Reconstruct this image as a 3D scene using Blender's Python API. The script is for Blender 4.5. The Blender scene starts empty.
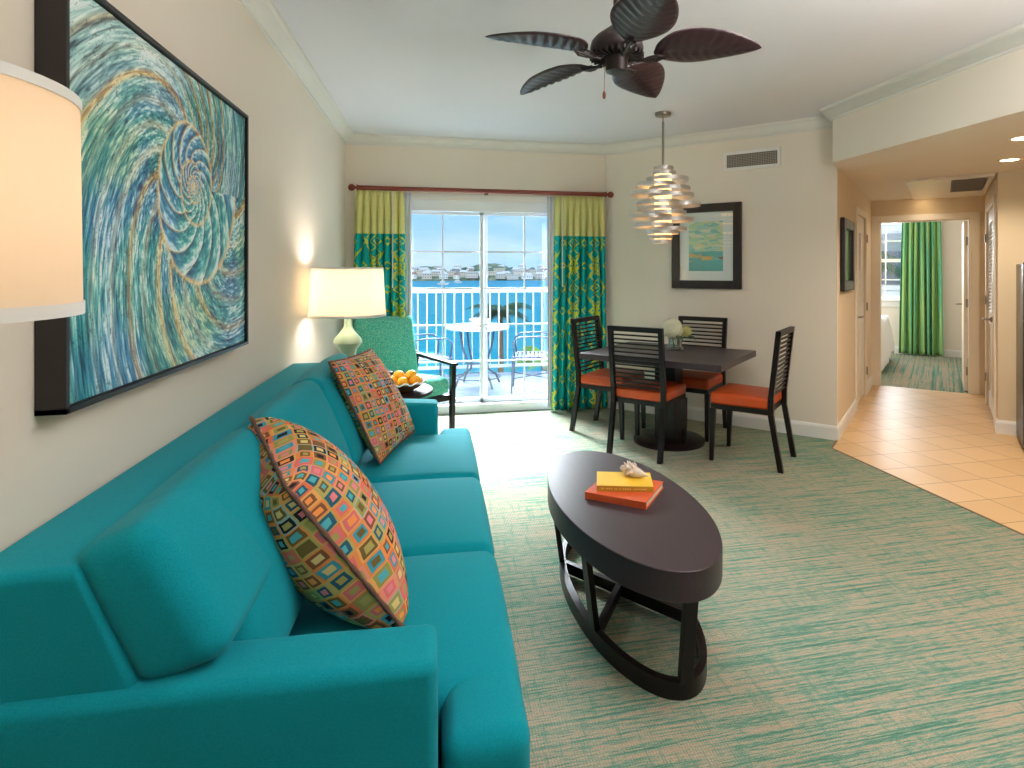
import bpy, bmesh, math, random
import numpy as np
from mathutils import Vector, Matrix
random.seed(7)
PI = math.pi
C = bpy.context.scene.collection
SC = bpy.context.scene

# ------------------------------------------------------------------ materials
def lin(c):
    return tuple(((x / 255.0) / 12.92 if x / 255.0 <= 0.04045 else ((x / 255.0 + 0.055) / 1.055) ** 2.4) for x in c) + (1.0,)

class NT:
    def __init__(s, name):
        s.m = bpy.data.materials.new(name); s.m.use_nodes = True
        s.t = s.m.node_tree; s.b = s.t.nodes['Principled BSDF']
        s.out = s.t.nodes['Material Output']
    def n(s, typ, **kw):
        nd = s.t.nodes.new(typ)
        for k, v in kw.items():
            if k.startswith('i_'):
                nd.inputs[int(k[2:])].default_value = v
            else:
                setattr(nd, k, v)
        return nd
    def l(s, a, b): s.t.links.new(a, b)
    def put(s, sock, v):
        if hasattr(v, 'is_output') or hasattr(v, 'links'): s.l(v, sock)
        else: sock.default_value = v
    def math(s, op, a, b=None, c=None, clamp=False):
        nd = s.t.nodes.new('ShaderNodeMath'); nd.operation = op; nd.use_clamp = clamp
        s.put(nd.inputs[0], a)
        if b is not None: s.put(nd.inputs[1], b)
        if c is not None: s.put(nd.inputs[2], c)
        return nd.outputs[0]
    def mix(s, f, a, b):
        nd = s.t.nodes.new('ShaderNodeMix'); nd.data_type = 'RGBA'
        s.put(nd.inputs[0], f); s.put(nd.inputs[6], a); s.put(nd.inputs[7], b)
        return nd.outputs[2]
    def co(s, kind='Object'):
        return s.n('ShaderNodeTexCoord').outputs[kind]
    def mapping(s, v, loc=(0, 0, 0), rot=(0, 0, 0), sc=(1, 1, 1)):
        nd = s.n('ShaderNodeMapping'); s.l(v, nd.inputs[0])
        nd.inputs[1].default_value = loc; nd.inputs[2].default_value = rot; nd.inputs[3].default_value = sc
        return nd.outputs[0]
    def noise(s, v, scale, detail=3, rough=.55, dist=0):
        nd = s.n('ShaderNodeTexNoise'); s.l(v, nd.inputs['Vector'])
        nd.inputs['Scale'].default_value = scale; nd.inputs['Detail'].default_value = detail
        nd.inputs['Roughness'].default_value = rough; nd.inputs['Distortion'].default_value = dist
        return nd.outputs[0]
    def ramp(s, f, stops, interp='LINEAR'):
        nd = s.n('ShaderNodeValToRGB'); s.l(f, nd.inputs[0]); cr = nd.color_ramp; cr.interpolation = interp
        while len(cr.elements) < len(stops): cr.elements.new(0.5)
        for e, (p, c) in zip(cr.elements, stops): e.position = p; e.color = c if len(c) == 4 else lin(c)
        return nd.outputs[0]
    def bump(s, h, strength=.3, dist=.01):
        nd = s.n('ShaderNodeBump'); nd.inputs['Strength'].default_value = strength
        nd.inputs['Distance'].default_value = dist; s.l(h, nd.inputs['Height'])
        s.l(nd.outputs[0], s.b.inputs['Normal'])
    def sep(s, v):
        nd = s.n('ShaderNodeSeparateXYZ'); s.l(v, nd.inputs[0]); return nd.outputs
    def comb(s, x, y, z=0.0):
        nd = s.n('ShaderNodeCombineXYZ')
        for i, q in enumerate((x, y, z)): s.put(nd.inputs[i], q)
        return nd.outputs[0]
    def set(s, col=None, rough=None, metal=None, spec=None, trans=None, ior=None, sheen=None, coat=None, alpha=None):
        I = s.b.inputs
        if col is not None:
            if isinstance(col, tuple): I['Base Color'].default_value = col if len(col) == 4 else lin(col)
            else: s.l(col, I['Base Color'])
        if rough is not None: s.put(I['Roughness'], rough)
        if metal is not None: I['Metallic'].default_value = metal
        if spec is not None: I['Specular IOR Level'].default_value = spec
        if trans is not None: I['Transmission Weight'].default_value = trans
        if ior is not None: I['IOR'].default_value = ior
        if sheen is not None: I['Sheen Weight'].default_value = sheen
        if coat is not None: I['Coat Weight'].default_value = coat
        return s

def plain(name, col, rough=.5, metal=0, spec=.5, var=.06, scale=6, bump=0, bscale=80):
    t = NT(name); c = lin(col) if len(col) == 3 else col
    v = t.co('Object'); f = t.noise(v, scale, 3)
    a = tuple(min(1, x * (1 + var)) for x in c[:3]) + (1,); b = tuple(x * (1 - var) for x in c[:3]) + (1,)
    t.set(t.mix(f, a, b), rough, metal, spec)
    if bump: t.bump(t.noise(v, bscale, 2), bump, .004)
    return t.m

def emissive(name, col, strength):
    t = NT(name); t.set(col, .6)
    t.b.inputs['Emission Color'].default_value = lin(col); t.b.inputs['Emission Strength'].default_value = strength
    return t.m

M = {}
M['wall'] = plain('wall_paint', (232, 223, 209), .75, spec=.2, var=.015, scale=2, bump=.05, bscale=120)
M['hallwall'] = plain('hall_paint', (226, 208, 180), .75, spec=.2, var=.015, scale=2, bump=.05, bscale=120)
M['ceil'] = plain('ceiling_paint', (220, 220, 225), .85, spec=.1, var=.01)
M['white'] = plain('white_trim', (236, 234, 230), .4, var=.01)
M['doorpaint'] = plain('door_paint', (236, 226, 210), .4, var=.01)
M['vinyl'] = plain('white_vinyl', (232, 235, 240), .35, var=.01)
M['nickel'] = plain('brushed_nickel', (150, 142, 132), .35, metal=.9)
M['silver'] = plain('silver_leaf', (206, 203, 200), .42, metal=.9, var=.12, scale=40)
M['rod'] = plain('cherry_rod', (128, 52, 34), .35, var=.15, scale=15)
M['bronze'] = plain('dark_bronze', (40, 28, 27), .4, metal=.3, var=.1)
M['iron'] = plain('wrought_iron', (62, 74, 96), .5, metal=.2, var=.05)
M['deck'] = plain('balcony_floor', (120, 138, 160), .7, var=.08, scale=8)
M['gray'] = plain('dark_grille', (70, 66, 62), .6)
M['rail'] = plain('white_railing', (206, 216, 228), .5, var=.02)
M['terracotta'] = plain('pink_clay', (206, 138, 122), .6, var=.08)
M['ltcan'] = plain('downlight_trim', (225, 205, 175), .5)
M['liner'] = plain('white_liner', (218, 218, 228), .8, var=.04, scale=20)
M['transition'] = plain('carpet_edge_strip', (132, 104, 78), .7)
M['crown'] = plain('crown_paint', (222, 220, 214), .6, var=.01)
M['page'] = plain('paper', (226, 214, 190), .8, var=.05, scale=60)
M['yellow'] = plain('yellow_cloth', (236, 190, 52), .6, var=.04)
M['spineyellow'] = plain('yellow_spine', (186, 134, 28), .6, var=.04)
M['gilt'] = plain('spine_lettering', (224, 186, 96), .5)
M['orangebook'] = plain('orange_cloth', (206, 84, 36), .6, var=.04)
M['mat'] = plain('mat_board', (232, 236, 230), .7, var=.01)
M['blackframe'] = plain('black_frame', (30, 24, 24), .35, var=.1, scale=30)
M['brownbowl'] = plain('woven_bowl', (120, 72, 40), .5, var=.3, scale=60)
M['leaf'] = plain('leaf_green', (44, 84, 38), .5, var=.3, scale=30)
M['petal'] = plain('petals', (238, 238, 214), .7, var=.06, scale=30)
M['petalgreen'] = plain('green_petals', (206, 204, 128), .7, var=.1, scale=30)
M['linen'] = plain('white_linen', (240, 238, 236), .8, var=.02, bump=.1, bscale=14)
M['mattress'] = plain('mattress_ticking', (170, 160, 150), .8)
M['cable'] = plain('brass_chain', (180, 150, 100), .4, metal=.6)
M['shell'] = plain('seashell', (226, 206, 190), .35, var=.22, scale=28, bump=.4, bscale=60)
M['piping'] = plain('pillow_piping', (104, 70, 56), .7, var=.6, scale=70)

# orange upholstery
t = NT('orange_vinyl'); v = t.co(); t.set(t.mix(t.noise(v, 14, 4), lin((206, 84, 26)), lin((188, 68, 18))), .42); t.bump(t.noise(v, 120, 2), .08, .002); M['orange'] = t.m

# dark wood
def wood(name, c1, c2, rough, sc=(3, 60, 60), spec=.5):
    t = NT(name); v = t.mapping(t.co(), sc=sc); f = t.noise(v, 1.5, 5, .6, .4)
    t.set(t.mix(f, lin(c1), lin(c2)), rough, spec=spec); t.bump(f, .06, .002); return t.m
M['espresso'] = wood('espresso_wood', (28, 16, 16), (15, 9, 10), .36, spec=.32)
M['tabletop'] = wood('espresso_tabletop', (64, 50, 55), (44, 33, 38), .40, sc=(3, 45, 45))
M['mattetop'] = wood('end_table_wood', (46, 26, 26), (30, 17, 18), .6, spec=.25)
M['fanleaf'] = wood('fan_blade_wood', (62, 36, 42), (40, 24, 30), .38, sc=(8, 40, 8))

# teal sofa wool
t = NT('teal_wool'); v = t.co(); f = t.noise(v, 260, 2, .7)
t.set(t.mix(f, lin((0, 118, 131)), lin((4, 156, 170))), .85, spec=.15, sheen=.05); t.bump(f, .35, .002); M['teal'] = t.m

# armchair teal tweed
t = NT('teal_tweed'); v = t.co(); f = t.noise(v, 100, 5, .8)
t.set(t.ramp(f, [(.3, (20, 130, 116)), (.45, (56, 166, 148)), (.54, (104, 188, 164)), (.64, (176, 200, 150))]), .85, spec=.15); t.bump(f, .3, .003); M['tweed'] = t.m

# carpet
def carpet(name, rot=0, scl=1, sx=1, a=(150, 190, 160), b=(206, 184, 160)):
    t = NT(name); v0 = t.mapping(t.co('Object'), rot=(0, 0, rot))
    v = t.mapping(v0, sc=(1.5 * scl * sx, 52 * scl, 1)); f = t.noise(v, 1.6, 5, .62)
    w = t.mapping(v0, sc=(9 * scl * sx, 130 * scl, 1)); g = t.noise(w, 2.2, 3, .6)
    big = t.noise(v0, .8, 2)
    s = t.math('ADD', t.math('MULTIPLY', f, .62), t.math('MULTIPLY', g, .38))
    s = t.math('ADD', s, t.math('MULTIPLY', t.math('SUBTRACT', big, .5), .12))
    base = t.ramp(s, [(.40, (92, 140, 120)), (.46, (120, 160, 138)), (.50, (168, 170, 148)), (.54, (190, 174, 150)), (.66, (186, 160, 140))])
    # fine crossing threads
    x = t.mapping(v0, sc=(26 * scl, 3 * scl, 1)); h = t.noise(x, 1.8, 3, .6)
    th = t.math('GREATER_THAN', h, .585)
    col = t.mix(t.math('MULTIPLY', th, .4), base, lin((100, 154, 134)))
    wv = t.n('ShaderNodeTexWave', wave_type='BANDS', bands_direction='Y'); t.l(v0, wv.inputs[0]); wv.inputs['Scale'].default_value = 26; wv.inputs['Distortion'].default_value = 1.5
    wx = t.n('ShaderNodeTexWave', wave_type='BANDS', bands_direction='X'); t.l(v0, wx.inputs[0]); wx.inputs['Scale'].default_value = 34; wx.inputs['Distortion'].default_value = 1.5
    wm = t.math('MULTIPLY', wv.outputs[1], wx.outputs[1])
    fine = t.noise(v0, 190, 2, .6)
    k = t.math('ADD', t.math('MULTIPLY', wm, .2), t.math('ADD', t.math('MULTIPLY', fine, .9), .29))
    vm = t.n('ShaderNodeVectorMath', operation='SCALE'); t.l(col, vm.inputs[0]); t.l(k, vm.inputs[3])
    t.set(vm.outputs[0], .95, spec=.05)
    t.bump(t.math('ADD', wm, fine), .6, .005)
    return t.m
M['carpet'] = carpet('striped_carpet'); M['carpet_bed'] = carpet('bedroom_carpet', rot=-PI / 4, scl=.45, sx=.25)

# tiles
t = NT('beige_tile'); v = t.mapping(t.co('Object'), loc=(-3.38 + 3.05, -3.03 + 3.05, 0))
br = t.n('ShaderNodeTexBrick', offset=0.0, squash=1.0); t.l(v, br.inputs['Vector'])
br.inputs['Scale'].default_value = 1.0; br.inputs['Brick Width'].default_value = .305; br.inputs['Row Height'].default_value = .305
br.inputs['Mortar Size'].default_value = .0032; br.inputs['Mortar Smooth'].default_value = .2
br.inputs['Color1'].default_value = lin((226, 190, 142)); br.inputs['Color2'].default_value = lin((216, 178, 128)); br.inputs['Mortar'].default_value = lin((132, 92, 62))
cl = t.noise(v, 3.5, 5, .6); r0 = t.mix(t.math('MULTIPLY', cl, .35), br.outputs[0], lin((200, 156, 112)))
t.set(r0, .40, spec=.4); t.bump(t.math('SUBTRACT', 1.0, br.outputs[1]), .25, .003); M['tile'] = t.m

# curtain with ikat motif: u across the cloth (metres), v = height (metres)
t = NT('teal_curtain'); uv = t.co('UV'); nz = t.n('ShaderNodeTexNoise'); t.l(uv, nz.inputs['Vector']); nz.inputs['Scale'].default_value = 26; nz.inputs['Detail'].default_value = 2
dv = t.n('ShaderNodeVectorMath', operation='MULTIPLY_ADD'); t.l(nz.outputs['Color'], dv.inputs[0]); dv.inputs[1].default_value = (.03, .02, 0); t.l(uv, dv.inputs[2])
xyz = t.sep(dv.outputs[0]); U, V = xyz[0], xyz[1]
def tri(x, per, off=0.0):   # triangle wave 0..1 with mirror symmetry
    q = t.math('FRACT', t.math('ADD', t.math('DIVIDE', x, per), off)); return t.math('ABSOLUTE', t.math('SUBTRACT', t.math('MULTIPLY', q, 2.0), 1.0))
def line(f, c, w): return t.math('LESS_THAN', t.math('ABSOLUTE', t.math('SUBTRACT', f, c)), w)
tu = tri(U, .62); tv = tri(V, .46)
ph_ = t.math('SINE', t.math('MULTIPLY', V, 2 * PI / .46))
l1 = line(tu, t.math('ADD', t.math('MULTIPLY', ph_, .30), .5), .055)                     # ogee lattice
rad = t.math('ADD', t.math('MULTIPLY', tri(U, .62, .5), .9), t.math('MULTIPLY', tri(V, .46, .27), 1.0))
l2 = line(rad, .42, .055); l3 = line(rad, .20, .045)
rad2 = t.math('ADD', t.math('MULTIPLY', tri(U, .31, .5), .8), t.math('MULTIPLY', tri(V, .23), 1.0)); l4 = line(rad2, .30, .075)
sp_ = line(t.math('ADD', t.math('MULTIPLY', tri(V, .115), .35), tu), .93, .045)
pat = t.math('MAXIMUM', t.math('MAXIMUM', l1, l2), t.math('MAXIMUM', l3, t.math('MAXIMUM', l4, sp_)))
brk = t.math('GREATER_THAN', t.noise(uv, 24, 1), .40); pat = t.math('MULTIPLY', pat, brk)
teal = t.mix(t.noise(uv, 9, 3), lin((0, 148, 156)), lin((24, 196, 190)))
c = t.mix(pat, teal, lin((214, 214, 60)))
top = t.math('GREATER_THAN', t.sep(uv)[1], 1.785)
c = t.mix(top, c, t.mix(t.noise(uv, 40, 2), lin((222, 220, 140)), lin((234, 230, 164))))
t.set(c, .75, spec=.2); 
tr = t.n('ShaderNodeBsdfTranslucent'); t.l(c, tr.inputs[0]); mx = t.n('ShaderNodeMixShader'); mx.inputs[0].default_value = .12
t.l(t.b.outputs[0], mx.inputs[1]); t.l(tr.outputs[0], mx.inputs[2]); t.l(mx.outputs[0], t.out.inputs[0]); M['curtain'] = t.m

t = NT('green_stripe_curtain'); uv = t.co('UV'); f = t.noise(t.mapping(uv, sc=(1, .01, 1)), 14, 3, .7)
t.set(t.ramp(f, [(.3, (48, 126, 88)), (.42, (80, 160, 112)), (.50, (150, 180, 96)), (.55, (70, 150, 112)), (.7, (130, 186, 144))]), .7); M['greencurtain'] = t.m

# pillow squares
t = NT('pillow_squares'); uv = t.co('UV'); nz = t.n('ShaderNodeTexNoise'); t.l(uv, nz.inputs['Vector']); nz.inputs['Scale'].default_value = 9; nz.inputs['Detail'].default_value = 1
dv = t.n('ShaderNodeVectorMath', operation='MULTIPLY_ADD'); t.l(nz.outputs['Color'], dv.inputs[0]); dv.inputs[1].default_value = (.022, .022, 0); t.l(uv, dv.inputs[2])
mp = t.mapping(dv.outputs[0], rot=(0, 0, .10), sc=(10.5, 10.5, 1)); X = t.sep(mp)
cell = t.comb(t.math('FLOOR', X[0]), t.math('FLOOR', X[1]), 0.0)
def wn(off):
    a = t.n('ShaderNodeVectorMath', operation='ADD'); t.l(cell, a.inputs[0]); a.inputs[1].default_value = (off, off * 1.7, 0)
    w = t.n('ShaderNodeTexWhiteNoise', noise_dimensions='3D'); t.l(a.outputs[0], w.inputs['Vector']); return w.outputs['Value']
pal_bg = [(0, (224, 138, 74)), (.28, (216, 112, 78)), (.45, (178, 166, 96)), (.62, (226, 164, 92)), (.78, (226, 140, 120)), (.90, (150, 180, 170))]
pal_fr = [(0, (36, 28, 36)), (.16, (112, 92, 48)), (.34, (66, 152, 170)), (.52, (128, 84, 54)), (.64, (216, 112, 112)), (.76, (150, 148, 80)), (.9, (40, 92, 110))]
pal_in = [(0, (240, 150, 80)), (.18, (34, 30, 36)), (.30, (80, 170, 184)), (.46, (170, 158, 90)), (.62, (226, 130, 140)), (.76, (214, 194, 130)), (.9, (110, 96, 52))]
fx = t.math('ABSOLUTE', t.math('SUBTRACT', t.math('FRACT', X[0]), .5)); fy = t.math('ABSOLUTE', t.math('SUBTRACT', t.math('FRACT', X[1]), .5))
dch = t.math('MAXIMUM', fx, fy)
sz = t.math('ADD', t.math('MULTIPLY', wn(3.1), .14), .31)
inner = t.math('LESS_THAN', dch, t.math('MULTIPLY', sz, .55)); frame = t.math('LESS_THAN', dch, sz)
c = t.mix(frame, t.ramp(wn(11.3), pal_bg, 'CONSTANT'), t.ramp(wn(27.7), pal_fr, 'CONSTANT'))
c = t.mix(inner, c, t.ramp(wn(41.9), pal_in, 'CONSTANT'))
t.set(c, .75, spec=.2); t.bump(t.noise(uv, 160, 2), .2, .002); M['pillow'] = t.m

# abstract print: horizontal dabs
t = NT('abstract_print'); uv = t.co('UV'); d = t.n('ShaderNodeVectorMath', operation='MULTIPLY_ADD')
nz = t.n('ShaderNodeTexNoise'); t.l(uv, nz.inputs['Vector']); nz.inputs['Scale'].default_value = 6; t.l(nz.outputs['Color'], d.inputs[0]); d.inputs[1].default_value = (.1, .04, 0); t.l(uv, d.inputs[2])
vo = t.n('ShaderNodeTexVoronoi', distance='CHEBYCHEV'); t.l(t.mapping(d.outputs[0], sc=(4.5, 17, 1)), vo.inputs['Vector']); vo.inputs['Scale'].default_value = 1
rr = t.n('ShaderNodeSeparateColor'); t.l(vo.outputs['Color'], rr.inputs[0])
up = t.ramp(rr.outputs[0], [(0, (166, 210, 190)), (.2, (206, 222, 174)), (.4, (228, 224, 190)), (.6, (130, 196, 190)), (.72, (236, 214, 150)), (.82, (184, 216, 170))], 'CONSTANT')
lo = t.ramp(rr.outputs[1], [(0, (90, 180, 176)), (.45, (130, 198, 188)), (.7, (226, 186, 110)), (.86, (176, 92, 64)), (.93, (90, 176, 170))], 'CONSTANT')
low = t.math('LESS_THAN', t.sep(uv)[1], .40); base = t.math('LESS_THAN', t.sep(uv)[1], .18)
t.set(t.mix(base, t.mix(low, up, lo), lin((88, 178, 174))), .6); M['print'] = t.m

# painting: colours live in a mesh attribute
t = NT('painted_canvas'); a = t.n('ShaderNodeAttribute', attribute_name='paint'); t.set(a.outputs['Color'], .45, spec=.4)
t.bump(t.noise(t.co(), 120, 3), .3, .004); M['canvas'] = t.m

# lamp shades
def shade(name, col, em, ecol):
    t = NT(name); t.set(t.mix(t.noise(t.mapping(t.co(), sc=(1, 1, .2)), 90, 2), lin(col), lin(tuple(int(x * .96) for x in col))), .8, spec=.1)
    tr = t.n('ShaderNodeBsdfTranslucent'); tr.inputs[0].default_value = lin(col); mx = t.n('ShaderNodeMixShader'); mx.inputs[0].default_value = .68
    t.l(t.b.outputs[0], mx.inputs[1]); t.l(tr.outputs[0], mx.inputs[2]); t.l(mx.outputs[0], t.out.inputs[0]); return t.m
M['shade'] = shade('linen_shade', (244, 232, 214), 0, 0)
M['glow'] = emissive('warm_diffuser', (255, 200, 132), 2.4)
M['can'] = emissive('downlight_lens', (255, 226, 180), 9)
t = NT('green_glaze'); v = t.co(); f = t.noise(v, 9, 4)
t.set(t.mix(f, lin((134, 154, 122)), lin((172, 184, 150))), .3, spec=.5, coat=.4); M['glaze'] = t.m
t = NT('orange_peel'); v = t.co(); t.set(t.mix(t.noise(v, 5, 2), lin((255, 158, 10)), lin((255, 196, 36))), .42); t.bump(t.noise(v, 160, 2), .2, .002); M['fruit'] = t.m
t = NT('clear_glass')
tb = t.n('ShaderNodeBsdfTransparent'); gl = t.n('ShaderNodeBsdfGlossy'); gl.inputs['Roughness'].default_value = .05; tb.inputs[0].default_value = (.90, .95, .94, 1)
lw = t.n('ShaderNodeLayerWeight'); lw.inputs[0].default_value = .45; mx = t.n('ShaderNodeMixShader'); t.l(lw.outputs[1], mx.inputs[0])
t.l(tb.outputs[0], mx.inputs[1]); t.l(gl.outputs[0], mx.inputs[2]); t.l(mx.outputs[0], t.out.inputs[0]); M['glass'] = t.m
t = NT('window_glass')
tb = t.n('ShaderNodeBsdfTransparent'); gl = t.n('ShaderNodeBsdfGlossy'); gl.inputs['Roughness'].default_value = .02; gl.inputs['Color'].default_value = (1, 1, 1, 1)
tb.inputs[0].default_value = (.97, .99, 1, 1); mx = t.n('ShaderNodeMixShader'); mx.inputs[0].default_value = .05
t.l(tb.outputs[0], mx.inputs[1]); t.l(gl.outputs[0], mx.inputs[2]); t.l(mx.outputs[0], t.out.inputs[0]); M['pane'] = t.m
t = NT('black_steel'); t.set(t.mix(t.noise(t.mapping(t.co(), sc=(60, 60, .6)), 2, 3), lin((58, 54, 56)), lin((36, 33, 36))), .28, metal=.75); M['steel'] = t.m
t = NT('framed_glass'); t.set(t.mix(t.noise(t.co(), 2.5, 2), lin((62, 96, 60)), lin((104, 130, 84))), .08, spec=.8); M['darkglass'] = t.m
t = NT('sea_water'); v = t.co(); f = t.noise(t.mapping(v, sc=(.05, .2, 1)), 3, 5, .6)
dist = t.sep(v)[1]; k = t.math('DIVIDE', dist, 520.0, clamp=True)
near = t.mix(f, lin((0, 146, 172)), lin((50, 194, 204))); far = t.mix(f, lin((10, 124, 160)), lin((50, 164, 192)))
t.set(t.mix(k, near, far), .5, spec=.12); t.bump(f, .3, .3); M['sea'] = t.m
t = NT('far_land'); f = t.noise(t.co(), .08, 4, .7); t.set(t.ramp(f, [(.35, (64, 92, 70)), (.5, (110, 130, 104)), (.62, (170, 166, 148))]), .9, spec=.05); M['land'] = t.m
M['house_a'] = plain('far_white_wall', (236, 232, 226), .8, scale=.3); M['house_b'] = plain('far_cream_wall', (214, 200, 184), .8, scale=.3)
M['house_c'] = plain('far_grey_wall', (160, 164, 170), .8, scale=.3); M['roofw'] = plain('far_roof', (216, 214, 212), .8, scale=.3); M['roofr'] = plain('far_brown_roof', (150, 118, 104), .8, scale=.3)
M['farwin'] = plain('far_windows', (90, 104, 120), .4); M['tree_far'] = plain('far_trees', (52, 84, 58), .9, var=.4, scale=.6)
M['palm'] = plain('palm_frond', (46, 88, 62), .5, var=.3, scale=4); M['lime'] = plain('lime_leaf', (150, 188, 84), .5, var=.25, scale=4); M['trunk'] = plain('palm_trunk', (110, 90, 72), .9, var=.2)
M['siding'] = plain('white_siding', (226, 226, 226), .7, var=.02)
M['ground'] = plain('garden_ground', (90, 120, 70), .9, var=.3, scale=1)

# ------------------------------------------------------------------ mesh building
class MB:
    def __init__(s): s.v = []; s.f = []; s.uv = None
    def add(s, vs, fs):
        o = len(s.v); s.v += [tuple(v) for v in vs]; s.f += [tuple(i + o for i in f) for f in fs]; return s
    def box(s, a, b, mtx=None):
        x0, y0, z0 = a; x1, y1, z1 = b
        vs = [Vector(p) for p in ((x0, y0, z0), (x1, y0, z0), (x1, y1, z0), (x0, y1, z0), (x0, y0, z1), (x1, y0, z1), (x1, y1, z1), (x0, y1, z1))]
        if mtx: vs = [mtx @ p for p in vs]
        return s.add(vs, [(3, 2, 1, 0), (4, 5, 6, 7), (0, 1, 5, 4), (1, 2, 6, 5), (2, 3, 7, 6), (3, 0, 4, 7)])
    def hexa(s, c):
        return s.add(c, [(3, 2, 1, 0), (4, 5, 6, 7), (0, 1, 5, 4), (1, 2, 6, 5), (2, 3, 7, 6), (3, 0, 4, 7)])
    def prism(s, poly, z0, z1, mtx=None):
        n = len(poly)
        ar = sum(poly[i][0] * poly[(i + 1) % n][1] - poly[(i + 1) % n][0] * poly[i][1] for i in range(n))
        if ar < 0: poly = poly[::-1]
        vs = [Vector((x, y, z0)) for x, y in poly] + [Vector((x, y, z1)) for x, y in poly]
        if mtx: vs = [mtx @ p for p in vs]
        return s.add(vs, [tuple(range(n - 1, -1, -1)), tuple(range(n, 2 * n))] + [(i, (i + 1) % n, (i + 1) % n + n, i + n) for i in range(n)])
    def tube(s, pts, r, n=8, closed=False, mtx=None):
        pts = [Vector(p) for p in pts]; k = len(pts); rs = r if isinstance(r, (list, tuple)) else [r] * k
        vs = []; prev = None
        for i, p in enumerate(pts):
            if closed: d = pts[(i + 1) % k] - pts[i - 1]
            else: d = pts[min(i + 1, k - 1)] - pts[max(i - 1, 0)]
            if d.length < 1e-9: d = Vector((0, 0, 1))
            d.normalize()
            if prev is None: a = d.orthogonal().normalized()
            else:
                a = prev - d * prev.dot(d)
                if a.length < 1e-6: a = d.orthogonal()
                a.normalize()
            prev = a; b = d.cross(a)
            for j in range(n):
                t_ = 2 * PI * j / n; vs.append(p + (a * math.cos(t_) + b * math.sin(t_)) * rs[i])
        if mtx: vs = [mtx @ p for p in vs]
        fs = []
        for i in range(k if closed else k - 1):
            i2 = (i + 1) % k
            for j in range(n): fs.append((i * n + j, i * n + (j + 1) % n, i2 * n + (j + 1) % n, i2 * n + j))
        if not closed: fs += [tuple(range(n - 1, -1, -1)), tuple(range((k - 1) * n, k * n))]
        return s.add(vs, fs)
    def lathe(s, prof, n=32, c=(0, 0), closed=False, mtx=None, rf=None):
        vs = []; k = len(prof)
        for i, (r, z) in enumerate(prof):
            for j in range(n):
                a = 2 * PI * j / n; q = r * (rf(a, i) if rf else 1); vs.append(Vector((c[0] + q * math.cos(a), c[1] + q * math.sin(a), z)))
        if mtx: vs = [mtx @ p for p in vs]
        fs = []
        for i in range(k if closed else k - 1):
            i2 = (i + 1) % k
            for j in range(n): fs.append((i * n + j, i * n + (j + 1) % n, i2 * n + (j + 1) % n, i2 * n + j))
        if not closed: fs += [tuple(range(n - 1, -1, -1)), tuple(range((k - 1) * n, k * n))]
        return s.add(vs, fs)
    def ball(s, c, r, n=10, sc=(1, 1, 1)):
        prof = [(max(1e-4, math.sin(PI * i / n)), -math.cos(PI * i / n)) for i in range(n + 1)]
        return s.lathe(prof, n=2 * n, mtx=Matrix.Translation(c) @ Matrix.Diagonal((r * sc[0], r * sc[1], r * sc[2], 1)))
    def soft(s, c, r=.03, crown=(0, 0, 0), seg=8, rs=4):
        """rounded, crowned block through 8 corners (bottom 4 then top 4)"""
        c = [Vector(p) for p in c]
        L = [((c[1] - c[0]).length + (c[5] - c[4]).length) / 2, ((c[3] - c[0]).length + (c[7] - c[4]).length) / 2, ((c[4] - c[0]).length + (c[6] - c[2]).length) / 2]
        r = min(r, min(L) / 2.05)
        tk = []
        for l in L:
            h = l / 2; t_ = [-h + r * (1 - math.tan(PI / 4 * (rs - i) / rs)) - 0 for i in range(rs + 1)]
            t_ = [-h + r - r * math.tan(PI / 4 * (rs - i) / rs) for i in range(rs + 1)]
            inn = [(-h + r) + (l - 2 * r) * i / seg for i in range(1, seg)]
            tk.append(t_ + inn + [-x for x in reversed(t_)])
        idx = {}; vs = []; fs = []
        def vert(i, j, k):
            key = (i, j, k)
            if key in idx: return idx[key]
            p = [tk[0][i], tk[1][j], tk[2][k]]; q = [max(-L[m] / 2 + r, min(L[m] / 2 - r, p[m])) for m in range(3)]
            d = Vector(p) - Vector(q)
            if d.length > 1e-9: d = d.normalized() * r
            p = Vector(q) + d
            u = [p[m] / (L[m] / 2) for m in range(3)]; w = list(p)
            for m in range(3):
                o = [x for x in range(3) if x != m]
                w[m] += crown[m] * u[m] * max(0, 1 - u[o[0]] ** 2) ** .7 * max(0, 1 - u[o[1]] ** 2) ** .7
            a, b, g = [(w[m] / L[m] + .5) for m in range(3)]
            lo = (c[0] * (1 - a) + c[1] * a) * (1 - b) + (c[3] * (1 - a) + c[2] * a) * b
            hi = (c[4] * (1 - a) + c[5] * a) * (1 - b) + (c[7] * (1 - a) + c[6] * a) * b
            vs.append(lo * (1 - g) + hi * g); idx[key] = len(vs) - 1; return idx[key]
        n = [len(x) - 1 for x in tk]
        for i in range(n[0]):
            for j in range(n[1]):
                fs.append((vert(i, j, 0), vert(i, j + 1, 0), vert(i + 1, j + 1, 0), vert(i + 1, j, 0)))
                fs.append((vert(i, j, n[2]), vert(i + 1, j, n[2]), vert(i + 1, j + 1, n[2]), vert(i, j + 1, n[2])))
        for i in range(n[0]):
            for k in range(n[2]):
                fs.append((vert(i, 0, k), vert(i + 1, 0, k), vert(i + 1, 0, k + 1), vert(i, 0, k + 1)))
                fs.append((vert(i, n[1], k), vert(i, n[1], k + 1), vert(i + 1, n[1], k + 1), vert(i + 1, n[1], k)))
        for j in range(n[1]):
            for k in range(n[2]):
                fs.append((vert(0, j, k), vert(0, j, k + 1), vert(0, j + 1, k + 1), vert(0, j + 1, k)))
                fs.append((vert(n[0], j, k), vert(n[0], j + 1, k), vert(n[0], j + 1, k + 1), vert(n[0], j, k + 1)))
        return s.add(vs, fs)
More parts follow.
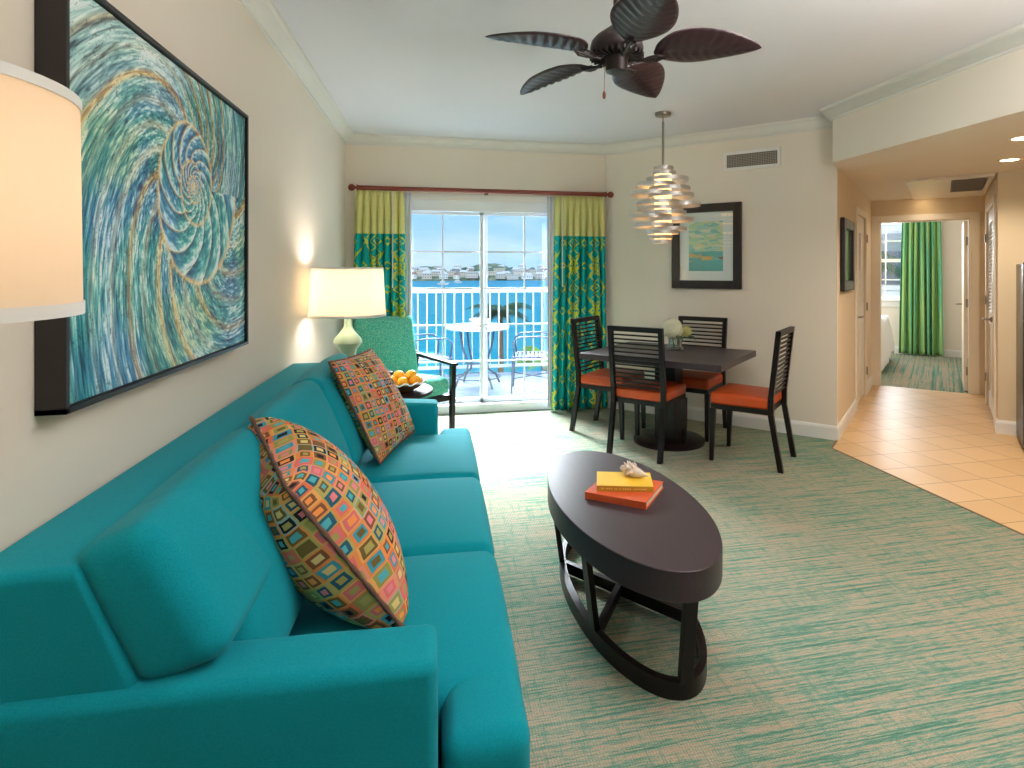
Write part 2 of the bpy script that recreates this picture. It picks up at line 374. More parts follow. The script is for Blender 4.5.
    def softbox(s, a, b, r=.03, crown=(0, 0, 0), seg=8, mtx=None):
        x0, y0, z0 = a; x1, y1, z1 = b
        cs = [Vector(p) for p in ((x0, y0, z0), (x1, y0, z0), (x1, y1, z0), (x0, y1, z0), (x0, y0, z1), (x1, y0, z1), (x1, y1, z1), (x0, y1, z1))]
        if mtx: cs = [mtx @ p for p in cs]
        return s.soft(cs, r, crown, seg)
    def build(s, name, mat, parent=None, smooth=False, bevel=0, label=None, origin=None, kind=None, solid=0, bseg=2):
        me = bpy.data.meshes.new(name)
        vs = s.v
        if origin is not None: vs = [(x - origin[0], y - origin[1], z - origin[2]) for x, y, z in vs]
        me.from_pydata(vs, [], s.f)
        if s.uv is not None:
            ul = me.uv_layers.new(name='UVMap')
            for lp in me.loops: ul.data[lp.index].uv = s.uv[lp.vertex_index]
        if smooth:
            me.polygons.foreach_set('use_smooth', [True] * len(me.polygons))
            if smooth != 'all': me.set_sharp_from_angle(angle=math.radians(40))
        me.materials.append(M[mat] if isinstance(mat, str) else mat)
        me.update()
        o = bpy.data.objects.new(name, me); C.objects.link(o)
        if origin is not None: o.location = origin
        if parent is not None: o.parent = parent
        if bevel:
            m = o.modifiers.new('bevel', 'BEVEL'); m.width = bevel; m.segments = bseg; m.limit_method = 'ANGLE'; m.angle_limit = math.radians(35)
        if solid:
            m = o.modifiers.new('solid', 'SOLIDIFY'); m.thickness = solid; m.offset = 0
        if label: o['label'] = label
        if kind: o['kind'] = kind
        return o

def thing(name, label, cat, loc=(0, 0, 0), rz=0, group=None):
    o = bpy.data.objects.new(name, None); C.objects.link(o); o.empty_display_size = .1
    o.location = loc; o.rotation_euler = (0, 0, rz); o['label'] = label; o['category'] = cat
    if group: o['group'] = group
    return o
def tag(o, label, cat, group=None):
    o['label'] = label; o['category'] = cat
    if group: o['group'] = group
    return o
def copy_tree(o, parent=None):
    c = o.copy(); C.objects.link(c)
    if parent is not None: c.parent = parent
    for ch in list(o.children): copy_tree(ch, c)
    return c
def struct(mb, name, mat, **kw): return mb.build(name, mat, kind='structure', **kw)

R2 = math.sqrt(.5)
B = Vector((3.299, 4.351))
HALLM = Matrix(((R2, R2, 0, B.x), (R2, -R2, 0, B.y), (0, 0, 1, 0), (0, 0, 0, 1)))     # (s,t,z) -> world (mirrored)
def Wst(s_, t_): return (B.x + (s_ + t_) * R2, B.y + (s_ - t_) * R2)
def PQ(p, q): return ((p + q) * R2, (p - q) * R2)
def box_st(mb, a, b):
    (s0, t0, z0), (s1, t1, z1) = a, b
    return mb.prism([Wst(s0, t0), Wst(s1, t0), Wst(s1, t1), Wst(s0, t1)], z0, z1)
def box_pq(mb, a, b):
    (p0, q0, z0), (p1, q1, z1) = a, b
    return mb.prism([PQ(p0, q0), PQ(p1, q0), PQ(p1, q1), PQ(p0, q1)], z0, z1)

XL, YB, CZ, LZ = -.87, 5.93, 2.74, 2.303
A = (1.72, 5.93)
REAR, XR = -2.7, 6.2
# ------------------------------------------------------------------ room shell
P1 = (3.11, REAR); P2 = (3.11, 4.16); PB = (B.x, B.y)
struct(MB().prism([(XL - .2, REAR - .1), P1, P2, PB, (2.0, 6.2), (XL - .2, 6.2)], -.1, 0), 'floor', 'carpet')
tilepoly = [P1, P2, PB, Wst(2.88, 0), Wst(2.88, 1.3), (XR + .1, 3.2), (XR + .1, REAR)]
struct(MB().prism([(3.11, REAR), (3.11, 4.16), PB, Wst(.06, -.05), Wst(2.87, -.1), Wst(2.87, 1.3), Wst(1.1, 1.3), (XR + .1, 3.0), (XR + .1, REAR)], -.1, 0), 'floor_tile', 'tile')
struct(box_st(MB(), (2.87, -3.2, -.1), (6.4, 1.5, 0)), 'floor_bedroom', 'carpet_bed')
struct(MB().prism([(3.104, REAR), (3.116, REAR), (3.116, 4.16), (3.104, 4.165)], 0, .004).prism([(3.104, 4.165), (3.116, 4.160), (B.x + .006, B.y - .006), (B.x - .006, B.y + .006)], 0, .004), 'trim_1', 'transition')
struct(MB().box((XL - .2, REAR - .1, CZ), (XR + .1, 6.2, CZ + .12)), 'ceiling', 'ceil')
struct(MB().prism([(3.10, REAR), (3.10, 4.14), PB, Wst(.06, 0), Wst(.06, -.12), Wst(2.97, -.12), Wst(2.97, 1.3), Wst(1.12, 1.3), (XR, 3.2), (XR, REAR)], LZ, CZ - .001), 'ceiling_lowered', 'wall')
struct(MB().box((XL - .15, REAR, 0), (XL, YB, CZ)), 'wall_left', 'wall')
OX0, OX1, OH = -.33, 1.21, 2.14
w = MB(); w.box((XL - .15, YB, 0), (OX0, YB + .2, CZ)); w.prism([(OX1, YB), (A[0], YB), (A[0] + .08, YB + .2), (OX1, YB + .2)], 0, CZ); w.box((OX0, YB, OH), (OX1, YB + .2, CZ))
struct(w, 'wall_back', 'wall')
struct(MB().prism([A, PB, Wst(.06, 0), Wst(.06, -.12), Wst(0, -.125), (A[0] + .085, YB + .2)], 0, CZ), 'wall_diagonal', 'wall')
# hall walls with real door openings
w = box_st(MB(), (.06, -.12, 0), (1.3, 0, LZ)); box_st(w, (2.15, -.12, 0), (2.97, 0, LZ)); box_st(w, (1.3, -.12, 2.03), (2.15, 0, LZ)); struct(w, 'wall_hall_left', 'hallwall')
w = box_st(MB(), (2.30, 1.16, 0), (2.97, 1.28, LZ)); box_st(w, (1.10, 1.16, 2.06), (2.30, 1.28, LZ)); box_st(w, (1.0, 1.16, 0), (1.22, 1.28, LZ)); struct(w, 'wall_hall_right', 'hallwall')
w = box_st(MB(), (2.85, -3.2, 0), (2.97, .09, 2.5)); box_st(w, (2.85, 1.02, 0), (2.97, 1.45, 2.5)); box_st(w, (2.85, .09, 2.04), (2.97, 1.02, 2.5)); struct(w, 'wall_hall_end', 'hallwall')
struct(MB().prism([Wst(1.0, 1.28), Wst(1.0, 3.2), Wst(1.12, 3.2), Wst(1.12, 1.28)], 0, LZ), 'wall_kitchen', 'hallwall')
struct(MB().box((XR, REAR, 0), (XR + .12, 3.0, CZ)), 'wall_right', 'wall')
w = MB(); w.box((XL - .15, REAR - .12, 0), (1.7, REAR, CZ)); w.box((2.8, REAR - .12, 0), (XR + .12, REAR, CZ)); w.box((1.7, REAR - .12, 2.1), (2.8, REAR, CZ)); w.box((1.7, REAR - .12, 0), (2.8, REAR, .95)); struct(w, 'wall_rear', 'wall')  # opening in this unseen wall is added to let fill light in
# bedroom shell
WT0, WT1, WZ0, WZ1 = -.75, .24, .93, 2.28
w = box_st(MB(), (6.2, -3.2, 0), (6.32, WT0, 2.5)); box_st(w, (6.2, WT1, 0), (6.32, 1.45, 2.5)); box_st(w, (6.2, WT0, 0), (6.32, WT1, WZ0)); box_st(w, (6.2, WT0, WZ1), (6.32, WT1, 2.5)); struct(w, 'wall_bedroom_far', 'wall')
struct(box_st(MB(), (2.97, 1.33, 0), (6.2, 1.45, 2.5)), 'wall_bedroom_right', 'wall')
struct(box_st(MB(), (2.97, -3.2, 0), (6.2, -3.1, 2.5)), 'wall_bedroom_left', 'wall')
struct(box_st(MB(), (2.97, -3.2, 2.5), (6.4, 1.5, 2.6)), 'ceiling_bedroom', 'ceil')

# sweeps for crown moulding and skirting (path, interior on the right hand side)
def sweep(path, prof, closed=False):
    mb = MB(); n = len(path); rows = []
    for i, p in enumerate(path):
        p = Vector(p); d0 = (p - Vector(path[i - 1])).normalized() if i > 0 else None; d1 = (Vector(path[i + 1]) - p).normalized() if i < n - 1 else None
        if d0 is None: d0 = d1
        if d1 is None: d1 = d0
        n0 = Vector((d0.y, -d0.x)); n1 = Vector((d1.y, -d1.x)); m = (n0 + n1)
        m = m / max(.3, m.dot(n0))
        rows.append([(p.x + m.x * o, p.y + m.y * o, z) for o, z in prof])
    k = len(prof); vs = [q for r_ in rows for q in r_]; fs = []
    for i in range(n - 1):
        for j in range(k): fs.append((i * k + j, i * k + (j + 1) % k, (i + 1) * k + (j + 1) % k, (i + 1) * k + j))
    fs += [tuple(range(k - 1, -1, -1)), tuple(range((n - 1) * k, n * k))]
    return mb.add(vs, fs)
crown = [(0, 2.645), (.010, 2.645), (.013, 2.66), (.03, 2.668), (.055, 2.695), (.068, 2.715), (.085, 2.72), (.09, 2.739), (0, 2.739)]
struct(sweep([(XL, REAR), (XL, YB), A, (B.x - .02, B.y + .02)], crown), 'trim_2', 'crown', smooth=True)
struct(sweep([(3.10 + .14, 4.14 + .14), (3.10, 4.14), (3.10, REAR)], crown), 'trim_3', 'crown', smooth=True)
bb = [(0, 0), (.016, 0), (.016, .095), (.012, .108), (.006, .12), (0, .12)]
struct(sweep([(XL, REAR), (XL, YB), (OX0 - .03, YB)], bb), 'baseboard_left', 'white')
struct(sweep([(OX1 + .03, YB), A, PB, Wst(1.24, 0)], bb), 'baseboard_diagonal', 'white')
struct(sweep([Wst(2.22, 0), Wst(2.85, 0), Wst(2.85, .02)], bb), 'baseboard_hall', 'white')
struct(sweep([Wst(1.08, 1.16), Wst(1.0, 1.16), Wst(1.0, 3.0)], bb), 'baseboard_kitchen', 'white')
struct(sweep([Wst(6.2, -3.1), Wst(6.2, 1.33), Wst(2.97, 1.33)], bb), 'baseboard_bedroom', 'white')

# ------------------------------------------------------------------ sliding door
FY = 6.02
sd = MB(); sd.box((OX0, FY - .05, 0), (OX0 + .035, FY + .09, OH)); sd.box((OX1 - .035, FY - .05, 0), (OX1, FY + .09, OH)); sd.box((OX0, FY - .05, 2.03), (OX1, FY + .09, OH)); sd.box((OX0, FY - .07, 0), (OX1, FY + .09, .085))
door1 = struct(sd, 'door_1', 'vinyl', bevel=.004)
def panel(x0, x1, y, cols):
    z0, z1 = .085, 2.03
    f = MB(); f.box((x0, y, z0), (x0 + .035, y + .03, z1)); f.box((x1 - .045, y, z0), (x1, y + .03, z1)); f.box((x0, y, z0), (x1, y + .03, z0 + .045)); f.box((x0, y, z1 - .03), (x1, y + .03, z1))
    fr = f.build('panel_frame', 'vinyl', door1, bevel=.003)
    g = MB().box((x0 + .03, y + .011, z0 + .04), (x1 - .04, y + .019, z1 - .025)).build('pane', 'pane', fr)
    m = MB()
    for c_ in cols: m.box((c_ - .008, y + .006, z0 + .04), (c_ + .008, y + .024, z1 - .02))
    for i in range(1, 5):
        zz = z0 + .045 + (z1 - z0 - .075) * i / 5; m.box((x0 + .02, y + .007, zz - .008), (x1 - .03, y + .023, zz + .008))
    m.build('muntin', 'vinyl', fr)
panel(OX0 + .03, .50, FY + .045, [.045])
panel(.42, OX1 - .03, FY + .005, [.88])
MB().box((.435, FY - .035, .95), (.455, FY + .004, 1.2)).build('door_handle', 'vinyl', door1, bevel=.004)
# header trim above the door
struct(MB().box((OX0 - .05, YB - .012, OH - .005), (OX1 + .05, YB, OH + .05)), 'trim_4', 'white')

# hall doors ------------------------------------------------------------
def hinge(parent, s_, t_, z, tn=-1):
    box_st(MB(), (s_ - .018, t_, z - .045), (s_ + .018, t_ + .012 * tn, z + .045)).build('hinge', 'nickel', parent)
def casing(mb, t_, tn, s0, s1, top, w_=.065):
    for a, b, z0, z1 in ((s0 - w_, s0, 0, top + w_), (s1, s1 + w_, 0, top + w_), (s0, s1, top, top + w_)):
        box_st(mb, (a, min(t_, t_ + .018 * tn), z0), (b, max(t_, t_ + .018 * tn), z1))
    return mb
d2 = struct(casing(MB(), 0, 1, 1.3, 2.15, 2.03), 'door_2', 'doorpaint', bevel=.003)
sl = box_st(MB(), (1.302, -.05, .01), (2.148, -.012, 2.028)).build('door_slab', 'doorpaint', d2)
pn = MB()
for a, b, z0, z1 in ((1.40, 1.68, .2, .85), (1.77, 2.05, .2, .85), (1.40, 1.68, 1.05, 1.85), (1.77, 2.05, 1.05, 1.85)):
    for q in ((a, b, z0, z0 + .02), (a, b, z1 - .02, z1), (a, a + .02, z0, z1), (b - .02, b, z0, z1)): box_st(pn, (q[0], -.012, q[2]), (q[1], -.004, q[3]))
pn.build('panel_moulding', 'doorpaint', sl)
for z in (.28, 1.02, 1.8): hinge(d2, 2.15, .018, z, 1)
h = MB().tube([(*Wst(1.36, -.012), .95), (*Wst(1.36, .045), .95), (*Wst(1.47, .05), .95)], .009, 8); h.build('door_handle', 'nickel', d2, smooth=True)
# louvred closet door on the right
d3 = struct(casing(MB(), 1.16, -1, 1.22, 2.30, 2.06, .06), 'door_3', 'doorpaint', bevel=.003)
sl = MB()
for s0, s1, z0, z1 in ((1.225, 1.31, .01, 2.055), (1.72, 1.80, .01, 2.055), (2.21, 2.295, .01, 2.055), (1.31, 2.21, 1.93, 2.055), (1.31, 2.21, .01, .18), (1.31, 2.21, .88, 1.0)):
    box_st(sl, (s0, 1.165, z0), (s1, 1.195, z1))
sl = sl.build('door_slab', 'doorpaint', d3)
lv = MB()
for s0, s1 in ((1.31, 1.72), (1.80, 2.21)):
    for i in range(26):
        z = 1.01 + i * .0355; lv.prism([(1.162, z), (1.168, z - .004), (1.198, z + .024), (1.192, z + .028)], s0, s1, mtx=Matrix(((R2 , 0, R2, B.x), (-R2, 0, R2, B.y), (0, 1, 0, 0), (0, 0, 0, 1))))
lv.build('louvre', 'doorpaint', sl)
box_st(MB(), (1.31, 1.176, .18), (2.21, 1.19, .88)).build('lower_panel', 'doorpaint', sl)
for z in (.3, 1.12, 1.78): hinge(d3, 2.30, 1.142, z, -1)
MB().tube([(*Wst(1.75, 1.165), .95), (*Wst(1.75, 1.10), .95), (*Wst(1.86, 1.095), .95)], .010, 8).lathe([(.026, 0), (.026, .008)], 16, mtx=Matrix.Translation((*Wst(1.75, 1.165), .95)) @ Matrix.Rotation(-PI / 4, 4, 'Z') @ Matrix.Rotation(PI / 2, 4, 'X')).build('door_handle', 'nickel', d3, smooth=True)
# bedroom doorway, door swung open along the right
c4 = MB()
for t0, t1, z0, z1 in ((.0, .09, 0, 2.11), (1.02, 1.11, 0, 2.11), (.09, 1.02, 2.04, 2.11)): box_st(c4, (2.832, t0, z0), (2.85, t1, z1))
for t0, t1, z0, z1 in ((.09, .105, 0, 2.04), (1.005, 1.02, 0, 2.04), (.09, 1.02, 2.025, 2.04)): box_st(c4, (2.85, t0, z0), (2.97, t1, z1))
d4 = struct(c4, 'door_4', 'doorpaint', bevel=.003)
sl = box_st(MB(), (2.985, .965, .012), (3.80, 1.0, 2.02)).build('door_slab', 'doorpaint', d4)
for z in (.25, 1.05, 1.78): box_st(MB(), (2.935, .985, z - .05), (2.985, 1.004, z + .05)).build('hinge', 'nickel', d4)
MB().tube([(*Wst(3.74, .965), 1.0), (*Wst(3.74, .91), 1.0), (*Wst(3.64, .905), 1.0)], .010, 8).build('door_handle', 'nickel', d4, smooth=True)
# bedroom window
wf = MB(); S0 = 6.17
for t0, t1, z0, z1 in ((WT0 - .07, WT0, WZ0 - .07, WZ1 + .07), (WT1, WT1 + .07, WZ0 - .07, WZ1 + .07), (WT0, WT1, WZ1, WZ1 + .07)): box_st(wf, (6.182, t0, z0), (6.2, t1, z1))
box_st(wf, (6.14, WT0 - .1, WZ0 - .03), (6.2, WT1 + .1, WZ0)); box_st(wf, (6.18, WT0 - .08, WZ0 - .13), (6.2, WT1 + .08, WZ0 - .03))
w1 = struct(wf, 'window_1', 'white', bevel=.003)
mf = MB(); mid = (WZ0 + WZ1) / 2
for t0, t1, z0, z1 in ((WT0, WT0 + .04, WZ0, WZ1), (WT1 - .04, WT1, WZ0, WZ1), (WT0, WT1, WZ0, WZ0 + .05), (WT0, WT1, WZ1 - .04, WZ1), (WT0, WT1, mid - .03, mid + .03)): box_st(mf, (6.22, t0, z0), (6.26, t1, z1))
for t0 in (-.42, -.08): box_st(mf, (6.23, t0 - .01, WZ0), (6.25, t0 + .01, WZ1))
for z0 in (WZ0 + .34, mid + .34): box_st(mf, (6.23, WT0, z0 - .01), (6.25, WT1, z0 + .01))
mf.build('window_frame', 'white', w1)
box_st(MB(), (6.238, WT0, WZ0), (6.242, WT1, WZ1)).build('pane', 'pane', w1)

# ------------------------------------------------------------------ sofa
sofa = thing('sofa', 'long teal wool three seat sofa against the wall under the nautilus painting', 'sofa', (-.3, 2.5, 0))
O = (-.3, 2.5, 0)
def sp(mb, name, **kw):
    o = mb.build(name, kw.pop('mat', 'teal'), sofa, smooth='all' if kw.pop('sm', True) else False, **kw)
    o.matrix_parent_inverse = Matrix.Translation((.3, -2.5, 0)); return o
def HX(x0, x1, y0, y1, z0, z1, tx0=None, tx1=None, zt1=None):
    tx0 = x0 if tx0 is None else tx0; tx1 = x1 if tx1 is None else tx1; zt1 = z1 if zt1 is None else zt1
    return [(x0, y0, z0), (x1, y0, z0), (x1, y1, z0), (x0, y1, z0), (tx0, y0, z1), (tx1, y0, zt1), (tx1, y1, zt1), (tx0, y1, z1)]
sp(MB().soft(HX(-.85, -.33, 1.25, 3.75, .09, .885, -.85, -.655), .022, (0, 0, .010), 20), 'back_frame')
sp(MB().softbox((-.82, 1.27, .09), (.165, 3.73, .28), .02), 'base')
sp(MB().soft(HX(-.84, 0.0, 1.225, 1.39, .09, .655, zt1=.63), .026, (0, .004, .008), 14), 'arm')
sp(MB().soft(HX(-.84, 0.0, 3.615, 3.77, .09, .675, zt1=.63), .026, (0, .004, .008), 14), 'arm')
cr = (.006, .0, .035)
m = MB().softbox((-.50, 1.39, .27), (.20, 2.103, .45), .045, cr, 12); m.soft(HX(.008, .20, 1.25, 1.60, .27, .445), .04, (0, .008, .012), 8); sp(m, 'seat_cushion')
sp(MB().softbox((-.50, 2.107, .27), (.20, 2.853, .45), .045, cr, 12), 'seat_cushion')
m = MB().softbox((-.50, 2.857, .27), (.20, 3.61, .45), .045, cr, 12); m.soft(HX(.008, .20, 3.40, 3.755, .27, .445), .04, (0, .008, .012), 8); sp(m, 'seat_cushion')
def backc(y0, y1, ear=0):
    # leaning block: front face from (-.40,.46) to (-.575,.95)
    z0, z1 = .475, .945
    def fr(z): return -.365 - (z - .475) * .385
    def hx(ya, yb, za, zb, d=0): return [(fr(za) - .17, ya, za - .03), (fr(za) - d, ya, za + .02), (fr(za) - d, yb, za + .02), (fr(za) - .17, yb, za - .03), (fr(zb) - .14, ya, zb - .045), (fr(zb) - d, ya, zb + .01), (fr(zb) - d, yb, zb + .01), (fr(zb) - .14, yb, zb - .045)]
    mb = MB().soft(hx(y0, y1, z0, z1), .05, (.05, .0, .012), 12)
    fr = lambda z: -.546 + (.945 - z) * .54
    if ear < 0: mb.soft(hx(y0 - .135, y0 + .25, .655, z1, .004), .045, (.018, .006, .004), 8)
    if ear > 0: mb.soft(hx(y1 - .25, y1 + .135, .655, z1, .004), .045, (.018, .006, .004), 8)
    return mb
sp(backc(1.395, 2.11, -1), 'back_cushion'); sp(backc(2.10, 2.86), 'back_cushion'); sp(backc(2.85, 3.605, 1), 'back_cushion')
for x in (-.78, .1):
    for y in (1.32, 3.68): sp(MB().lathe([(.022, 0), (.028, .1)], 14, c=(x, y)), 'foot', mat='espresso')

# ------------------------------------------------------------------ throw pillows
def pillow(corners, th, label, n=26, side=.5):
    c = [Vector(p) for p in corners]      # BL, BR, TR, TL
    nrm = (c[1] - c[0]).cross(c[3] - c[0]).normalized(); cen = sum(c, Vector()) / 4
    mb = MB(); uvs = []; N = n + 1
    def pt(i, j, sgn):
        a = -1 + 2 * i / n; b = -1 + 2 * j / n
        pin = .045
        aa = a * (1 - pin * (1 - abs(b) ** 2) * abs(a)); b2 = b * (1 - pin * (1 - abs(a) ** 2) * abs(b))
        u, v_ = (aa + 1) / 2, (b2 + 1) / 2; qa = .5 + .35 * a + .35 * math.asin(a) / (PI / 2); qb = .5 + .35 * b + .35 * math.asin(b) / (PI / 2)
        p = (c[0] * (1 - u) + c[1] * u) * (1 - v_) + (c[3] * (1 - u) + c[2] * u) * v_
        hgt = th * ((1 - a * a) * (1 - b * b)) ** .39
        return p + nrm * hgt * sgn, (qa, qb)
    for sgn in (1, -1):
        off = len(mb.v); vs = []; fs = []
        for i in range(N):
            for j in range(N):
                p, q = pt(i, j, sgn); vs.append(p - cen); uvs.append(q if sgn > 0 else (q[0] + 3.3, q[1] + 2.1))
        for i in range(n):
            for j in range(n):
                f = (i * N + j, (i + 1) * N + j, (i + 1) * N + j + 1, i * N + j + 1); fs.append(f if sgn > 0 else f[::-1])
        mb.add(vs, fs)
    mb.uv = uvs
    t_ = thing('throw_pillow', label, 'pillow', cen)
    mb.build('cover', 'pillow', t_, smooth='all')
    edge = [pt(i, 0, 0)[0] for i in range(n)] + [pt(n, j, 0)[0] for j in range(n)] + [pt(n - i, n, 0)[0] for i in range(n)] + [pt(0, n - j, 0)[0] for j in range(n)]
    rr_ = [.0062 + .0016 * math.sin(k * 1.9) for k in range(len(edge))]
    MB().tube([p - cen for p in edge], rr_, 6, closed=True).build('piping', 'piping', t_, smooth='all')
    return t_
# near pillow (bottom near, bottom far, top far, top near)
pillow([(-.085, 1.60, .485), (-.29, 2.00, .56), (-.580, 2.02, .975), (-.385, 1.62, .885)], .158, 'larger looking throw pillow of coloured squares standing at the near end of the sofa')
pillow([(-.278, 2.99, .49), (-.135, 3.54, .49), (-.375, 3.50, .99), (-.51, 2.97, 1.0)], .085, 'throw pillow of coloured squares leaning by the far arm near the bowl of oranges')

# ------------------------------------------------------------------ coffee table
ct = thing('coffee_table', 'oval espresso coffee table with open ring base in front of the sofa', 'table', (.783, 2.427, 0), math.radians(93))
a_, b_ = .657, .295
def ell(a, b, z, n=72): return [(a * math.cos(2 * PI * i / n), b * math.sin(2 * PI * i / n), z) for i in range(n)]
def slab(a, b, z0, z1, n=96):
    mb = MB(); return mb.prism([(x, y) for x, y, _ in ell(a, b, 0, n)], z0, z1)
slab(a_, b_, .357, .46).build('tabletop', 'tabletop', ct, smooth=True, bevel=.003)
def band(a, b, wd, z0, z1, n=96):
    mb = MB(); e0 = ell(a, b, 0, n); e1 = ell(a - wd, b - wd, 0, n)
    vs = [(x, y, z0) for x, y, _ in e0] + [(x, y, z1) for x, y, _ in e0] + [(x, y, z1) for x, y, _ in e1] + [(x, y, z0) for x, y, _ in e1]
    fs = []
    for k in range(4):
        k2 = (k + 1) % 4
        for i in range(n): fs.append((k * n + i, k * n + (i + 1) % n, k2 * n + (i + 1) % n, k2 * n + i))
    return mb.add(vs, fs)
band(.60, .235, .03, 0, .062).build('base_ring', 'espresso', ct, smooth=True)
def cleg(ang):
    cx, cy = .585 * math.cos(ang), .22 * math.sin(ang); tx, ty = .628 * math.cos(ang), .268 * math.sin(ang)
    tg = Vector((-.6 * math.sin(ang), .24 * math.cos(ang), 0)).normalized(); nr = Vector((tg.y, -tg.x, 0))
    b0 = Vector((cx, cy, .04)); t0 = Vector((tx, ty, .36)); w2, d2_ = .024, .012
    MB().hexa([b0 - tg * w2 - nr * d2_, b0 + tg * w2 - nr * d2_, b0 + tg * w2 + nr * d2_, b0 - tg * w2 + nr * d2_, t0 - tg * w2 - nr * d2_, t0 + tg * w2 - nr * d2_, t0 + tg * w2 + nr * d2_, t0 - tg * w2 + nr * d2_]).build('leg', 'espresso', ct, bevel=.002)
angs = [PI, 0, math.acos(.52), -math.acos(.52), math.acos(-.40), -math.acos(-.40)]
for g in angs: cleg(g)
for k, (g1, g2) in enumerate(((angs[2], angs[5]), (angs[3], angs[4]))):
    p0 = Vector((.575 * math.cos(g1), .21 * math.sin(g1), 0)); p1 = Vector((.575 * math.cos(g2), .21 * math.sin(g2), 0)); d = (p1 - p0).normalized(); q = Vector((-d.y, d.x, 0)) * .012
    z0, z1 = (.012, .06) if k == 0 else (.0125, .0595)
    MB().prism([tuple((p0 - q)[:2]), tuple((p1 - q)[:2]), tuple((p1 + q)[:2]), tuple((p0 + q)[:2])], z0, z1).build('stretcher', 'espresso', ct)

# books and shell
def book(name, c0, along, wd, dp, z, th, cov, spine, label, letters=False):
    d = Vector(along).normalized(); t_ = thing(name, label, 'book', (c0[0], c0[1], z), math.atan2(d.y, d.x))
    MB().box((0, 0, 0), (wd, dp, .003)).box((0, 0, th - .003), (wd, dp, th)).build('cover', cov, t_, bevel=.0008)
    MB().box((0, -.002, 0), (wd, .004, th)).build('spine', spine, t_, bevel=.001)
    MB().box((.004, .004, .003), (wd - .005, dp - .005, th - .003)).build('pages', 'page', t_)
    if letters:
        k = MB(); x = .02; random.seed(3)
        while x < wd - .03:
            ww = random.uniform(.003, .006)
            if random.random() > .2: k.box((x, -.0028, th * .38), (x + ww, -.0018, th * .62))
            x += ww + .0025
        k.build('lettering', 'gilt', t_)
    return t_
book('book', (.617, 2.434), (.222, -.170), .272, .262, .46, .029, 'orangebook', 'orangebook', 'larger orange book lying under the yellow book on the coffee table')
book('book', (.668, 2.432), (.236, -.066), .243, .178, .489, .023, 'yellow', 'spineyellow', 'yellow book on top of the orange book with seashell on it', True)
sh = MB(); random.seed(5)
pts = []; rad = []
axis = Vector((.60, -.62, 0)).normalized()
for i in range(15):
    f = i / 14; pts.append(Vector((.862, 2.502, .512 + .026)) + axis * (-.055 + .125 * f) + Vector((0, 0, -.010 * f))); rad.append(.004 + .026 * math.sin(PI * min(1, .12 + f * .95)) ** .9 * (1 - .35 * f))
sh.tube(pts, rad, 14)
for i in range(3):
    cpt = pts[2 + i * 2]; 
    for k in range(7):
        a = 2 * PI * k / 7 + i * .5; side = axis.orthogonal().normalized(); up = axis.cross(side); dr = side * math.cos(a) + up * math.sin(a)
        if dr.z < -.35: continue
        sh.tube([cpt + dr * .012, cpt + dr * (rad[2 + i * 2] + .006), cpt + dr * (rad[2 + i * 2] + .017) - axis * .008], [.008, .006, .0012], 6)
sh.ball(pts[0] + Vector((0, 0, .002)), .017, 8, (1, 1, .8)); sh.ball(pts[1] - axis * .014 + Vector((0, 0, .006)), .010, 6)
tag(sh.build('seashell', 'shell', smooth='all'), 'spiky white seashell lying on the yellow book', 'seashell')

# ------------------------------------------------------------------ end table, bowl, oranges, lamps
et = thing('end_table', 'round dark wood end table between the sofa and the armchair', 'table', (-.37, 4.27, 0))
MB().lathe([(.32, .572), (.335, .576), (.335, .596), (.33, .60)], 56).build('tabletop', 'mattetop', et, smooth=True)
MB().lathe([(.035, .06), (.03, .2), (.035, .35), (.05, .56), (.12, .572)], 24).build('pedestal', 'espresso', et, smooth=True)
MB().lathe([(.22, 0), (.22, .02), (.05, .06)], 40).build('base', 'espresso', et, smooth=True)
bw = thing('fruit_bowl', 'brown scalloped openwork bowl of oranges on the end table', 'bowl', (-.235, 4.20, .60))
def scal(a, i): return 1 + (.035 * math.sin(a * 12) if i > 3 and i < 8 else 0)
bm_ = MB().lathe([(.05, 0), (.055, .002), (.085, .015), (.115, .035), (.138, .055), (.15, .068), (.146, .068), (.133, .055), (.11, .038), (.08, .02), (.04, .008)], 72, rf=scal)
bm_.build('bowl_body', 'brownbowl', bw, smooth='all')
rim = MB().tube([(.152 * (1 + .03 * math.sin(12 * a)) * math.cos(a), .152 * (1 + .03 * math.sin(12 * a)) * math.sin(a), .068 + .008 * math.sin(12 * a)) for a in [2 * PI * i / 144 for i in range(144)]], .005, 6, closed=True)
rim.build('rim', 'mat', bw, smooth='all')
om = MB().ball((0, 0, 0), .0415, 10, (1, 1, .95)); orng = om.build('orange', 'fruit', smooth='all')
spots = [(-.078, -.035, .075), (.0, -.072, .070), (.080, -.022, .075), (.045, .062, .072), (-.045, .062, .072), (-.030, -.004, .104), (.052, -.002, .106)]
lab = ['orange at the left near side of the bowl', 'orange at the front middle of the bowl', 'orange at the right edge of the bowl', 'orange low in the middle of the bowl', 'orange at the back left of the bowl', 'topmost orange on the pile in the bowl', 'second highest orange to the right of the topmost one']
for i, (x, y, z) in enumerate(spots):
    o = orng if i == 0 else orng.copy()
    if i: C.objects.link(o)
    o.location = (-.235 + x, 4.20 + y, .60 + z); o.rotation_euler = (i, i * 2, 0); tag(o, 'bright ' + lab[i], 'orange', 'oranges in the fruit bowl')
